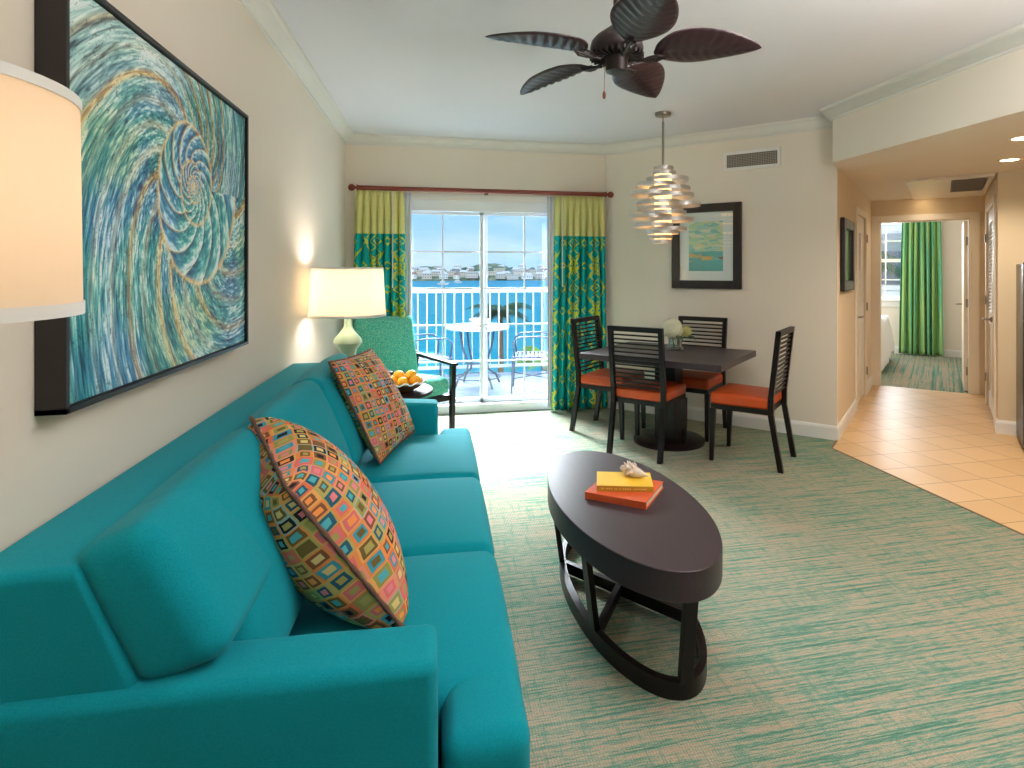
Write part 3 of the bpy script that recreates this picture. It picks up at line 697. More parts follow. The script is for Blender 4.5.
def lamp(loc, z0, r, zs0, zs1, label, tp=.93):
    t_ = thing('table_lamp', label, 'lamp', (loc[0], loc[1], z0))
    h_ = zs0 - z0; k = h_ / .53
    prof = [(.062, 0), (.066, .015), (.05, .04), (.035, .07), (.06, .12), (.088, .20), (.082, .24), (.052, .26), (.06, .30), (.094, .345), (.088, .375), (.05, .42), (.026, .455), (.024, .51)]
    MB().lathe([(a, b * k) for a, b in prof], 10).build('base', 'glaze', t_, smooth=True)
    MB().lathe([(.010, .50 * k), (.010, h_ + .12)], 10).build('stem', 'nickel', t_, smooth=True)
    H_ = zs1 - zs0; rt = r * tp
    MB().lathe([(r, h_), (rt, h_ + H_), (rt - .003, h_ + H_), (r - .003, h_)], 64, closed=True).build('lamp_shade', 'shade', t_, smooth=True)
    MB().lathe([(r + .002, h_ - .004), (r + .002, h_ + .012), (r - .004, h_ + .012), (r - .004, h_ - .004)], 64, closed=True).build('shade_trim', 'white', t_, smooth=True)
    MB().lathe([(rt + .002, h_ + H_ - .010), (rt + .002, h_ + H_ + .003), (rt - .004, h_ + H_ + .003), (rt - .004, h_ + H_ - .010)], 64, closed=True).build('shade_trim', 'white', t_, smooth=True)
    MB().ball((0, 0, h_ + H_ * .45), .03, 8).build('bulb', emissive('bulb_glow', (255, 214, 160), 3), t_, smooth='all')
    m = MB()
    for a in range(3): m.tube([(0, 0, h_ + H_ - .02), (rt * .98 * math.cos(a * 2.094), rt * .98 * math.sin(a * 2.094), h_ + H_ - .012)], .002, 5)
    m.build('spider', 'nickel', t_)
    return t_
lamp((-.60, 4.20), .60, .248, 1.13, 1.455, 'table lamp with green gourd base and white drum shade on the round end table')
lamp((-.643, .79), .60, .210, 1.388, 1.656, 'large glowing drum lamp shade at the left edge beside the near end of the sofa', .985)
nt_ = thing('side_table', 'dark wood side table under the near lamp at the sofa end', 'table', (-.62, .68, 0))
MB().box((-.22, -.2, .56), (.22, .2, .60)).build('tabletop', 'tabletop', nt_, bevel=.004)
for x in (-.19, .19):
    for y in (-.17, .17): MB().box((x - .02, y - .02, 0), (x + .02, y + .02, .56)).build('leg', 'espresso', nt_)
# ------------------------------------------------------------------ armchair
f = Vector((.54, -.84)).normalized()
ac = thing('armchair', 'teal tweed armchair with dark wood arms by the sliding door', 'armchair', (-.29, 5.38, 0), math.atan2(f.y, f.x) - PI / 2)
# local: +y faces forward, x to the chair's left... width .68
hw = .31
MB().soft([(-hw + .03, -.24, .33), (hw - .03, -.24, .33), (hw - .03, .31, .35), (-hw + .03, .31, .35), (-hw + .03, -.24, .46), (hw - .03, -.24, .46), (hw - .03, .31, .49), (-hw + .03, .31, .49)], .05, (.0, .01, .03), 10).build('seat', 'tweed', ac, smooth='all')
MB().soft([(-hw + .02, -.33, .40), (hw - .02, -.33, .40), (hw - .02, -.21, .42), (-hw + .02, -.21, .42), (-hw + .02, -.45, 1.0), (hw - .02, -.45, 1.0), (hw - .02, -.35, 1.01), (-hw + .02, -.35, 1.01)], .045, (0, .03, .0), 10).build('backrest', 'tweed', ac, smooth='all')
for sx in (-1, 1):
    x = sx * (hw + .005)
    MB().hexa([(x - .02, .25, 0), (x + .02, .25, 0), (x + .02, .29, 0), (x - .02, .29, 0), (x - .022, .26, .60), (x + .022, .26, .60), (x + .022, .31, .60), (x - .022, .31, .60)]).build('leg', 'espresso', ac, bevel=.004)
    MB().hexa([(x - .02, -.42, 0), (x + .02, -.42, 0), (x + .02, -.38, 0), (x - .02, -.38, 0), (x - .02, -.36, .66), (x + .02, -.36, .66), (x + .02, -.31, .66), (x - .02, -.31, .66)]).build('leg', 'espresso', ac, bevel=.004)
    MB().hexa([(x - .028, -.36, .62), (x + .028, -.36, .62), (x + .03, .33, .588), (x - .03, .33, .588), (x - .028, -.36, .65), (x + .028, -.36, .65), (x + .03, .33, .615), (x - .03, .33, .615)]).build('arm', 'espresso', ac, bevel=.006)
MB().box((-hw, -.30, .28), (hw, .28, .33)).build('seat_frame', 'espresso', ac, bevel=.003)

# ------------------------------------------------------------------ curtains and rod
CY_ = 5.82; RZ = 2.22
rd = thing('curtain_rod', 'cherry wood curtain rod with ball finials above the sliding door', 'curtain rod', (.475, CY_, RZ))
MB().tube([(-1.22, 0, 0), (1.22, 0, 0)], .022, 20).build('pole', 'rod', rd, smooth=True)
for sx in (-1, 1):
    MB().ball((sx * 1.272, 0, 0), .033, 10).tube([(sx * 1.21, 0, 0), (sx * 1.225, 0, 0), (sx * 1.226, 0, 0), (sx * 1.245, 0, 0)], [.028, .028, .014, .014], 16).build('finial', 'rod', rd, smooth=True)
for x in (-1.19, 0, 1.17): MB().box((x - .012, 0, -.03), (x + .012, YB - CY_, -.018)).box((x - .018, YB - CY_ - .008, -.06), (x + .018, YB - CY_, .03)).build('bracket', 'bronze', rd)
def curtain(xt0, xt1, xb0, xb1, y, zt, zb, npl, amp, name, label, mat, uvw, seed=1, mtx=None, pinch=True, wiggle=.02):
    random.seed(seed); n = npl * 14; rows = 34; mb = MB(); uvs = []; vs = []
    ph = [random.uniform(-.5, .5) for _ in range(npl + 2)]; am = [random.uniform(.65, 1.2) for _ in range(npl + 2)]
    for j in range(rows + 1):
        g = j / rows; z = zt + (zb - zt) * g
        for i in range(n + 1):
            s_ = i / n; x = (xt0 + (xt1 - xt0) * s_) * (1 - g ** .6) + (xb0 + (xb1 - xb0) * s_) * g ** .6
            pq = s_ * npl; k = int(min(pq, npl - 1)); a = am[k] * (1 - (pq - k)) + am[k + 1] * (pq - k); p_ = ph[k] * (1 - (pq - k)) + ph[k + 1] * (pq - k)
            top_ = max(0, 1 - g * 14)
            wv = math.sin(2 * PI * (pq + p_ * g * .8)) * a
            if pinch: wv = wv * (1 - .55 * top_) + .35 * top_ * math.sin(2 * PI * pq * 3)
            yy = y + amp * 1.25 * wv * (.55 + .45 * min(1, g * 2)); xx = x + math.cos(2 * PI * pq) * amp * .25 * a * (1 - top_)
            vs.append((xx, yy, z)); uvs.append((s_ * uvw, z))
    N = n + 1; fs = [(j * N + i, (j + 1) * N + i, (j + 1) * N + i + 1, j * N + i + 1) for j in range(rows) for i in range(n)]
    if mtx: vs = [tuple(mtx @ Vector(v_)) for v_ in vs]
    mb.add(vs, fs); mb.uv = uvs
    o = mb.build('fabric', mat, None, smooth='all', solid=.004)
    return o
def hung(x0, x1, o, label, wandx, linx, group):
    t_ = thing('curtain', label, 'curtain', ((x0 + x1) / 2, CY_, RZ), group=group)
    inv = Matrix.Translation((-(x0 + x1) / 2, -CY_, -RZ)); o.parent = t_; o.matrix_parent_inverse = inv
    m = MB().tube([(wandx, CY_ - .055, RZ - .04), (wandx, CY_ - .06, RZ - .95)], .005, 6).build('wand', 'white', t_); m.matrix_parent_inverse = inv
    l_ = curtain(linx[0], linx[1], linx[0], linx[1], YB - .05, RZ - .03, .03, 2, .012, '', '', 'liner', .1, pinch=False); l_.name = 'liner'; l_.parent = t_; l_.matrix_parent_inverse = inv
hung(-.77, -.30, curtain(-.765, -.325, -.81, -.315, CY_, RZ - .025, .02, 7, .035, '', '', 'curtain', 1.35, 2), 'left teal and yellow ikat curtain with chartreuse top band behind the lamp', -.42, (-.32, -.255), 'curtains at the sliding door')
hung(1.14, 1.72, curtain(1.155, 1.665, 1.12, 1.715, CY_, RZ - .025, .02, 8, .035, '', '', 'curtain', 1.55, 5), 'right teal and yellow ikat curtain with chartreuse top band behind the dining chairs', 1.225, (1.09, 1.165), 'curtains at the sliding door')

# ------------------------------------------------------------------ dining set
TCp, TCq = 4.63, -1.935
dtc = PQ(TCp, TCq)
DT = thing('dining_table', 'dark rectangular dining table on round pedestal base below the silver chandelier', 'table', (dtc[0], dtc[1], 0), PI / 4)
# local x = +p, local y = -q
MB().box((-.475, -.60, .70), (.475, .60, .75)).build('tabletop', 'tabletop', DT, bevel=.003)
MB().box((-.09, -.09, .03), (.09, .09, .70)).build('pedestal', 'espresso', DT, bevel=.004)
MB().lathe([(.30, 0), (.30, .018), (.285, .03)], 64).build('base', 'espresso', DT, smooth=True)
def dchair(label):
    t_ = thing('dining_chair', label, 'chair', group='dining chairs around the table')
    # origin mid rear foot line; +y forward; seat depth .46, width .44
    hw = .213
    MB().soft([(-.22, .10, .43), (.22, .10, .43), (.225, .53, .43), (-.225, .53, .43), (-.22, .10, .51), (.22, .10, .51), (.225, .53, .518), (-.225, .53, .518)], .022, (0, .0, .012), 8).build('seat', 'orange', t_, smooth='all')
    fr_ = MB()
    for a, b in (((-.215, .10, .395), (.215, .13, .432)), ((-.215, .50, .395), (.215, .525, .432)), ((-.22, .10, .395), (-.19, .52, .432)), ((.19, .10, .395), (.22, .52, .432))): fr_.box(a, b)
    fr_.build('seat_frame', 'espresso', t_)
    for sx in (-1, 1):
        x = sx * hw; w2 = .018
        rl = MB(); pts_ = [(0, 0), (.07, .40), (.068, .52), (.014, 1.0)]
        for (y0, z0), (y1, z1) in zip(pts_[:-1], pts_[1:]):
            rl.hexa([(x - w2, y0 - .005, z0), (x + w2, y0 - .005, z0), (x + w2, y0 + .033, z0), (x - w2, y0 + .033, z0), (x - w2, y1 - .005, z1), (x + w2, y1 - .005, z1), (x + w2, y1 + .033, z1), (x - w2, y1 + .033, z1)])
        rl.build('leg', 'espresso', t_, bevel=.002, label='rear leg running up into the chair back')
        MB().hexa([(x - .014, .505, 0), (x + .014, .505, 0), (x + .014, .533, 0), (x - .014, .533, 0), (x - .02, .485, .40), (x + .02, .485, .40), (x + .02, .528, .40), (x - .02, .528, .40)]).build('leg', 'espresso', t_, bevel=.002)
    s_ = MB()
    for i in range(13):
        z = .535 + i * .0335; y = .068 - (z - .52) / .48 * .054
        s_.box((-hw + .01, y + .006, z - .006), (hw - .01, y + .022, z + .006))
    s_.build('backrest', 'espresso', t_)
    MB().hexa([(-.231, .012, .965), (.231, .012, .965), (.231, .049, .965), (-.231, .049, .965), (-.231, .008, 1.004), (.231, .008, 1.004), (.231, .045, 1.004), (-.231, .045, 1.004)]).build('top_rail', 'espresso', t_, bevel=.002)
    return t_
base_ch = None
for p, q, d, lab_ in ((4.03, -1.975, 'p+', 'dining chair with orange seat nearest the coffee table, its back to the camera'),
                      (5.30, -1.87, 'p-', 'dining chair on the wall side of the table behind the white flowers'),
                      (4.54, -.945, 'q-', 'dining chair on the right side of the table, facing left'),
                      (4.66, -2.80, 'q+', 'dining chair on the left side of the table in front of the curtain')):
    if base_ch is None: ch = base_ch = dchair(lab_)
    else: ch = copy_tree(base_ch); ch['label'] = lab_
    x, y = PQ(p, q); ch.location = (x, y, 0)
    fd = {'p+': PI / 4, 'p-': PI / 4 + PI, 'q+': -PI / 4, 'q-': -PI / 4 + PI}[d]; ch.rotation_euler = (0, 0, fd - PI / 2)

# vase with hydrangeas
VX, VY = 2.00, 4.735
vs_ = thing('vase', 'small flared clear glass vase on the dining table', 'vase', (VX, VY, .75))
MB().lathe([(.078, 0), (.082, .008), (.060, .035), (.056, .08), (.066, .13), (.063, .13), (.052, .08), (.055, .04), (.06, .014)], 32).build('glass_body', 'glass', vs_, smooth='all')
def bloom(c, r, n, mat, label, grp='hydrangeas in the glass vase', leaves=3, sd=1):
    random.seed(sd)
    t_ = thing('hydrangea', label, 'flower', c, group=grp); mb = MB()
    for i in range(n):
        z = 1 - 2 * (i + .5) / n; a = i * 2.39996; rr_ = math.sqrt(1 - z * z)
        if z < -.75: continue
        nrm = Vector((rr_ * math.cos(a), rr_ * math.sin(a), z)); p0 = nrm * r * random.uniform(.9, 1.05); tx = nrm.orthogonal().normalized(); ty = nrm.cross(tx); rot = random.random() * PI
        for k in range(4):
            an = rot + k * PI / 2; d = tx * math.cos(an) + ty * math.sin(an); e = nrm.cross(d); s_ = r * .2
            vs__ = [p0, p0 + d * s_ * .6 + e * s_ * .42 + nrm * s_ * .15, p0 + d * s_ * 1.1 + nrm * s_ * .05, p0 + d * s_ * .6 - e * s_ * .42 + nrm * s_ * .15]
            mb.add(vs__, [(0, 1, 2, 3)])
    mb.ball((0, 0, 0), r * .80, 8); mb.build('petals', mat, t_)
    MB().tube([(0, 0, -r * .5), (0.2 * (VX - c[0]), .2 * (VY - c[1]), -r), ((VX - c[0]) * .8, (VY - c[1]) * .8, .77 - c[2])], .004, 6).build('stem', 'leaf', t_)
    for k in range(leaves):
        a = k * 2.1 + sd; l_ = MB(); pr = []
        for i in range(7):
            g = i / 6; wd = .03 * math.sin(PI * min(1, g * .92 + .08)); out = r * .3 + .095 * g; pr.append((out, wd, -r * .55 - .03 * g * g))
        vv = []
        for o_, wd, z in pr: vv += [(o_ * math.cos(a) - wd * math.sin(a), o_ * math.sin(a) + wd * math.cos(a), z), (o_ * math.cos(a), o_ * math.sin(a), z - .006), (o_ * math.cos(a) + wd * math.sin(a), o_ * math.sin(a) - wd * math.cos(a), z)]
        l_.add(vv, [(i * 3 + j, i * 3 + j + 1, i * 3 + j + 4, i * 3 + j + 3) for i in range(6) for j in (0, 1)])
        l_.build('leaf', 'leaf', t_, smooth='all', solid=.001)
    return t_
bloom((VX - .035, VY - .02, .935), .088, 190, 'petal', 'large round white hydrangea in the glass vase on the dining table', sd=1)
bloom((VX + .10, VY - .0, .905), .05, 90, 'petalgreen', 'small greenish yellow hydrangea to the right of the white one', sd=3, leaves=4)

# ------------------------------------------------------------------ chandelier
cx, cy = 1.82, 4.56
ch = thing('pendant_chandelier', 'silver pendant light of stacked offset rings above the dining table', 'chandelier', (cx, cy, CZ))
MB().lathe([(.02, -.032), (.06, -.028), (.066, -.018), (.066, 0)], 32).build('canopy', 'nickel', ch, smooth=True)
MB().tube([(0, 0, -.03), (0, 0, -.075)], .006, 8).tube([(0, 0, -.075), (0, 0, -.50)], .010, 12).build('stem', 'nickel', ch, smooth=True)
MB().lathe([(.068, -.50), (.068, -1.05)], 32).build('diffuser', 'glow', ch, smooth=True)
rings = [(285, 455, 90), (280, 475, 130), (230, 590, 180), (135, 470, 230), (250, 598, 265), (88, 450, 305), (245, 625, 325), (140, 530, 385), (390, 685, 398), (150, 545, 430), (195, 555, 475), (78, 440, 502), (260, 625, 530), (115, 450, 575), (280, 572, 605), (225, 495, 637), (258, 450, 675), (278, 440, 712)]
rx, ry = .9776, -.2105; fx_, fy_ = .2105, .9776
random.seed(11)
for u0, u1, yy in rings:
    k = .00827 / 8.533; r_ = (u1 - u0) / 2 * k; off = ((u0 + u1) / 2 - 367) * k; z = 2.284 - CZ - (yy - 85) * k
    dep = random.uniform(-1, 1) * max(0, r_ - abs(off) - .06) * .5
    c_ = (rx * off + fx_ * dep, ry * off + fy_ * dep)
    MB().lathe([(r_, z - .015), (r_, z + .015), (r_ - .004, z + .015), (r_ - .004, z - .015)], 56, c=c_, closed=True).build('ring', 'silver', ch, smooth=True)
st = MB()
for a in (.6, 2.7, 4.8): st.tube([(.072 * math.cos(a), .072 * math.sin(a), -.47), (.072 * math.cos(a), .072 * math.sin(a), -1.07)], .003, 6)
st.build('support_rod', 'silver', ch)

# ------------------------------------------------------------------ ceiling fan
FX, FYY, FZ = .716, 2.30, 2.306
fan = thing('ceiling_fan', 'dark ceiling fan with five carved leaf shaped blades', 'ceiling fan', (FX, FYY, CZ))
dz = FZ - CZ
MB().lathe([(.03, -.10), (.07, -.07), (.075, -.02), (.07, 0)], 32).build('canopy', 'bronze', fan, smooth=True)
MB().lathe([(.014, dz + .10), (.014, -.08)], 14).build('downrod', 'bronze', fan, smooth=True)
MB().lathe([(.05, dz + .005), (.10, dz + .01), (.108, dz + .02), (.110, dz + .04), (.104, dz + .068), (.085, dz + .09), (.05, dz + .115), (.03, dz + .13)], 40).build('motor_housing', 'bronze', fan, smooth=True)
vn = MB()
for i in range(28):
    a = 2 * PI * i / 28; vn.box((.06, -.003, dz + .0), (.112, .003, dz + .02), mtx=Matrix.Rotation(a, 4, 'Z'))
vn.build('vent_ribs', 'bronze', fan)
MB().lathe([(.035, dz - .058), (.045, dz - .053), (.047, dz - .005), (.055, dz + .01)], 32).build('switch_cap', 'bronze', fan, smooth=True)
pc = MB().tube([(-.048, .01, dz - .03), (-.05, .01, dz - .135)], .0015, 5).build('pull_chain', 'cable', fan)
MB().lathe([(.003, dz - .165), (.007, dz - .158), (.007, dz - .145), (.003, dz - .133)], 10, c=(-.05, .01)).build('pull_knob', 'rod', pc, smooth=True)
for k in range(5):
    ang = .931 + k * 2 * PI / 5; ni, nj = 44, 16; r0, r1 = .15, .575
    vs = []
    for sgn in (1, -1):
        for i in range(ni + 1):
            g = i / ni; x = r0 + (r1 - r0) * g; hw_ = .118 * (max(0, math.sin(PI * min(1, g ** .76))) ** .72) * (1 - .10 * g) + .002
            for j in range(nj + 1):
                s_ = -1 + 2 * j / nj; vein = math.sin((g * 10.5 - abs(s_) * 1.3) * 2 * PI) * .0038 * min(1, (1 - abs(s_)) * 3) * (1 - g ** 5) - .006 * (1 - abs(s_)) + .004 * math.exp(-(s_ * 9) ** 2) * (-sgn)
                zz = vein * min(1, hw_ / .06) + sgn * .003 * min(1, .3 + hw_ / .05)
                vs.append(Vector((x, hw_ * s_, zz + .02 * s_ * s_ * min(1, hw_ / .1) - .018 * g * g)))
    N = nj + 1; T_ = (ni + 1) * N; fs = []
    for i in range(ni):
        for j in range(nj):
            q = (i * N + j, (i + 1) * N + j, (i + 1) * N + j + 1, i * N + j + 1); fs += [q, tuple(T_ + x for x in q[::-1])]
        fs += [(i * N, T_ + i * N, T_ + (i + 1) * N, (i + 1) * N), (i * N + nj, (i + 1) * N + nj, T_ + (i + 1) * N + nj, T_ + i * N + nj)]
    tz = math.atan(.036 * math.cos(ang) - .029 * math.sin(ang))
    mt = Matrix.Translation((0, 0, dz + .012)) @ Matrix.Rotation(ang, 4, 'Z') @ Matrix.Rotation(-tz, 4, 'Y') @ Matrix.Rotation(math.radians(-13), 4, 'X')
    bl = MB().add([mt @ v_ for v_ in vs], fs).build('blade', 'fanleaf', fan, smooth='all')
    mt2 = Matrix.Translation((0, 0, dz + .0)) @ Matrix.Rotation(ang, 4, 'Z')
    ir = MB().tube([(.08, 0, -.012), (.13, .0, -.008), (.20, 0, .0)], .008, 8, mtx=mt2)
    for sy in (-1, 1): ir.tube([(.10, 0, -.01), (.13, sy * .022, -.008), (.165, sy * .03, -.004), (.185, sy * .018, 0), (.165, sy * .008, 0)], .0055, 6, mtx=mt2)
    ir.build('blade_iron', 'bronze', bl, smooth=True)

# ------------------------------------------------------------------ nautilus painting (left wall)
y0, y1, z0, z1 = 1.505, 2.785, 1.118, 2.112
pt = thing('nautilus_painting', 'large framed nautilus shell painting in teal, blue and gold above the sofa', 'painting', (XL, (y0 + y1) / 2, z0))
inv = Matrix.Translation((-XL, -(y0 + y1) / 2, -z0))
fm = MB(); xf = XL + .062
for a, b in (((XL + .001, y0, z0), (xf, y0 + .012, z1)), ((XL + .001, y1 - .012, z0), (xf, y1, z1)), ((XL + .001, y0, z0), (xf, y1, z0 + .012)), ((XL + .001, y0, z1 - .012), (xf, y1, z1))): fm.box(a, b)
o = fm.build('frame', 'blackframe', pt); o.matrix_parent_inverse = inv
ny, nz = 420, 330
yy, zz = np.meshgrid(np.linspace(y0 + .016, y1 - .016, ny), np.linspace(z0 + .016, z1 - .016, nz))
rng = np.random.RandomState(4)
def vnoise(x, y, seed):
    r_ = np.random.RandomState(seed).rand(256, 256); xi = np.floor(x).astype(int); yi = np.floor(y).astype(int); fx = x - xi; fy = y - yi; fx = fx * fx * (3 - 2 * fx); fy = fy * fy * (3 - 2 * fy)
    g = lambda a, b: r_[a % 256, b % 256]
    return (g(xi, yi) * (1 - fx) + g(xi + 1, yi) * fx) * (1 - fy) + (g(xi, yi + 1) * (1 - fx) + g(xi + 1, yi + 1) * fx) * fy
def L3(c): return np.array(lin(c)[:3])
ycn, zcn = 2.225, 1.725
dy, dzz = yy - ycn, zz - zcn
wob = (vnoise(yy * 9, zz * 9, 1) - .5) * .012
r = np.hypot(dy, dzz) + wob; th = np.arctan2(dzz, dy) % (2 * PI)          # anticlockwise seen from the room (y right)
# shell wall: log spiral growing anticlockwise from the top (th=pi/2)
bgr = .150
thp = (th - PI / 2) % (2 * PI)
R_out = .205 * np.exp(bgr * thp)                                         # last whorl
R_out = np.where(thp < 4.75, R_out, .205 * np.exp(bgr * (thp - 2 * PI)))
inside = r < R_out
turn = (np.log(np.maximum(r, 1e-3) / .205) / bgr - thp) / (2 * PI)        # integer at walls
fr_ = turn - np.floor(turn)
whorl = np.minimum(fr_, 1 - fr_) * 2 * PI * bgr * r                       # distance to the wall in metres
wall_l = np.exp(-(whorl / (.0035 + .022 * r)) ** 2) * (r < .47) * (r < R_out * 1.02)
# chamber septa inside / flowing arms outside
lr = np.log(np.maximum(r, .004))
nI = 14
sep = ((th * nI / (2 * PI)) + 2.1 * np.where(inside, fr_ ** 1.5, 0) + .25 * (vnoise(yy * 6, zz * 6, 9) - .5)) % 1
sepd = np.minimum(sep, 1 - sep) * 2 * PI * r / nI
ls = np.exp(-(sepd / (.0025 + .012 * r)) ** 2) * inside * (r > .02)
out = np.maximum(r / R_out, 1.0); Lo = np.log(out); flow = th - (.40 * Lo + 1.0 * Lo ** 2) 
nI = 19; arm = (flow * nI / (2 * PI) + .5) % 1; armd = np.minimum(arm, 1 - arm) * 2 * PI * r / nI
armid = np.floor(flow * nI / (2 * PI) + .5 + .5).astype(int) % nI
aw = rng.rand(nI)[armid]
la = np.exp(-(armd / (.006 + .040 * r)) ** 2) * (~inside) * np.exp(-np.maximum(0, r - R_out) * (3.4 - 3 * aw)) * (.55 + .45 * aw)
# brush streaks following the flow
st1 = vnoise(flow * 24, lr * 8 + flow * 2, 2); st2 = vnoise(flow * 52, lr * 24, 3); st3 = vnoise(flow * 80, lr * 44, 5); st4 = vnoise(yy * 5, zz * 5, 6)
sid = np.floor(th * 14 / (2 * PI) + 2.1 * fr_ ** 1.5); si = vnoise(sep * 4 + sid * 7, fr_ * 9 + turn * 3, 7); si2 = vnoise(sep * 11 + sid * 5, fr_ * 26, 8); si = np.where(r < .02, .7, si)
s_ = np.where(inside, .55 * si + .45 * si2, .30 * st1 + .40 * st2 + .30 * st3); s_ = np.clip((s_ - .5) * 1.15 + .5, 0, 1); s_ = np.where(inside, np.clip(.16 + .50 * sep + .38 * (s_ - .5) * 1.6 + .10, 0, 1), np.clip(s_ + .34 * (vnoise(flow * 5, lr * 2.5, 33) - .5), 0, 1))
def grad(f, stops):
    o_ = np.zeros(f.shape + (3,)); ps = [p for p, _ in stops]; cs = np.array([L3(c) for _, c in stops])
    for k in range(3): o_[..., k] = np.interp(f, ps, cs[:, k])
    return o_
teal_ = grad(s_, [(.12, (8, 60, 78)), (.32, (24, 118, 130)), (.5, (66, 160, 164)), (.64, (130, 198, 190)), (.78, (226, 240, 232))])
blue_ = grad(s_, [(.12, (20, 52, 104)), (.36, (36, 108, 160)), (.55, (84, 152, 188)), (.75, (206, 226, 236))])
pale_ = grad(s_, [(.1, (60, 84, 92)), (.3, (130, 170, 174)), (.5, (172, 210, 206)), (.7, (222, 236, 232))])
green_ = grad(s_, [(.15, (16, 84, 78)), (.4, (60, 148, 122)), (.6, (134, 186, 136)), (.8, (210, 222, 170))])
def mixn(a, b, m): return a * (1 - m[..., None]) + b * m[..., None]
cl = lambda x: np.clip(x, 0, 1)
col = teal_
col = mixn(col, blue_, cl((np.where(inside, st4, .5 * st4 + .5 * vnoise(flow * 4 + 3, lr * 3, 35)) - .43) * 3.6) * .85)
col = mixn(col, pale_, cl((zz - 1.80) * 4.0 - (yy - 1.7) * 1.5 + (st4 - .5)) * cl(2.4 - 0 * r))
col = mixn(col, green_, cl((vnoise(yy * 4 + 9, zz * 4, 12) - .55) * 4) * .6)
gold = grad(s_, [(.2, (128, 84, 34)), (.5, (196, 150, 70)), (.75, (232, 214, 150))])
cream = grad(s_, [(.2, (176, 150, 96)), (.5, (224, 212, 176)), (.8, (240, 236, 222))])
la_ = cl(la * (1.15 - .5 * np.abs(st1 - .5)))
col = mixn(col, np.where((aw > .45)[..., None], gold, cream), la_ * .9)
col = mixn(col, cream, cl(ls) * .8)
col = mixn(col, grad(s_, [(.2, (190, 150, 90)), (.5, (224, 200, 150)), (.8, (240, 230, 205))]), cl(wall_l))
crack = (np.abs(vnoise(flow * 42, lr * 26, 21) - .5) < .022) * (~inside) * .6
col = mixn(col, np.ones_like(col) * L3((18, 44, 56)), crack * 1.0)
relief = (s_ - .5) * .004 + (wall_l + .6 * ls + .5 * la_) * .003
V_ = np.stack([np.full(yy.shape, xf - .012) + relief, yy, zz], -1).reshape(-1, 3)
idx = np.arange(ny * nz).reshape(nz, ny); F_ = np.stack([idx[:-1, :-1], idx[:-1, 1:], idx[1:, 1:], idx[1:, :-1]], -1).reshape(-1, 4)
me = bpy.data.meshes.new('canvas'); me.from_pydata(V_.tolist(), [], F_.tolist())
col = np.clip(col * 1.18, 0, .95)
ca = me.color_attributes.new('paint', 'FLOAT_COLOR', 'POINT'); ca.data.foreach_set('color', np.concatenate([col.reshape(-1, 3), np.ones((ny * nz, 1))], 1).astype(np.float32).ravel())
me.materials.append(M['canvas']); me.polygons.foreach_set('use_smooth', [True] * len(me.polygons))
o = bpy.data.objects.new('canvas', me); C.objects.link(o); o.parent = pt; o.matrix_parent_inverse = inv
o = MB().box((XL + .002, y0 + .01, z0 + .01), (xf - .016, y1 - .01, z1 - .01)).build('backing', 'blackframe', pt); o.matrix_parent_inverse = inv

# ------------------------------------------------------------------ framed print, vent, outlet on the diagonal wall
WP = 7.65 * R2   # wall plane p
def on_diag(mb, q0, q1, z0, z1, d0, d1): return box_pq(mb, (WP - d1, q0, z0), (WP - d0, q1, z1))
def diag_thing(name, label, cat, q, z): x, y = PQ(WP, q); t_ = thing(name, label, cat, (x, y, z)); return t_, Matrix.Translation((-x, -y, -z))
pr, inv = diag_thing('framed_print', 'small abstract print with white mat and wide black frame on the dining wall', 'picture', -1.88, 1.263)
def dp(mb, name, mat, par, inv, **kw): o = mb.build(name, mat, par, **kw); o.matrix_parent_inverse = inv; return o
f_ = MB(); qa, qb, za, zb = -2.22, -1.54, 1.263, 2.067; bw_ = .078
for q0, q1, a, b in ((qa, qa + bw_, za, zb), (qb - bw_, qb, za, zb), (qa + bw_, qb - bw_, za, za + bw_), (qa + bw_, qb - bw_, zb - bw_, zb)): on_diag(f_, q0, q1, a, b, .001, .035)
dp(f_, 'frame', 'blackframe', pr, inv, bevel=.004)
dp(on_diag(MB(), qa + .07, qb - .07, za + .07, zb - .07, .002, .012), 'mat', 'mat', pr, inv)
aq0, aq1, az0, az1 = -2.05, -1.715, 1.43, 1.90
mb = MB(); d_ = WP - .0135; mb.add([(*PQ(d_, aq0), az0), (*PQ(d_, aq1), az0), (*PQ(d_, aq1), az1), (*PQ(d_, aq0), az1)], [(0, 1, 2, 3)]); mb.uv = [(0, 0), (1, 0), (1, 1), (0, 1)]
dp(mb, 'artwork', 'print', pr, inv)
dp(on_diag(MB(), qa + .075, qb - .075, za + .075, zb - .075, .018, .020), 'glass', 'pane', pr, inv)
vt, inv = diag_thing('wall_vent', 'white framed air vent with dark grid high on the dining wall', 'vent', -1.45, 2.36)
f_ = MB(); qa, qb, za, zb = -1.71, -1.20, 2.362, 2.535; b_w = .028
for q0, q1, a, b in ((qa, qa + b_w, za, zb), (qb - b_w, qb, za, zb), (qa, qb, za, za + b_w), (qa, qb, zb - b_w, zb)): on_diag(f_, q0, q1, a, b, 0, .012)
dp(f_, 'frame', 'white', vt, inv, bevel=.002)
dp(on_diag(MB(), qa + .02, qb - .02, za + .02, zb - .02, .0, .002), 'backing', 'gray', vt, inv)
f_ = MB()
for i in range(1, 30): q = qa + .028 + (qb - qa - .056) * i / 30; on_diag(f_, q - .0022, q + .0022, za + .026, zb - .026, .003, .008)
for i in range(1, 8): z = za + .028 + (zb - za - .056) * i / 8; on_diag(f_, qa + .026, qb - .026, z - .0022, z + .0022, .004, .010)
dp(f_, 'grille', plain('grille_bars', (176, 168, 156), .5), vt, inv)
ot, inv = diag_thing('wall_outlet', 'white wall outlet low on the dining wall behind the chairs', 'outlet', -2.36, .42)
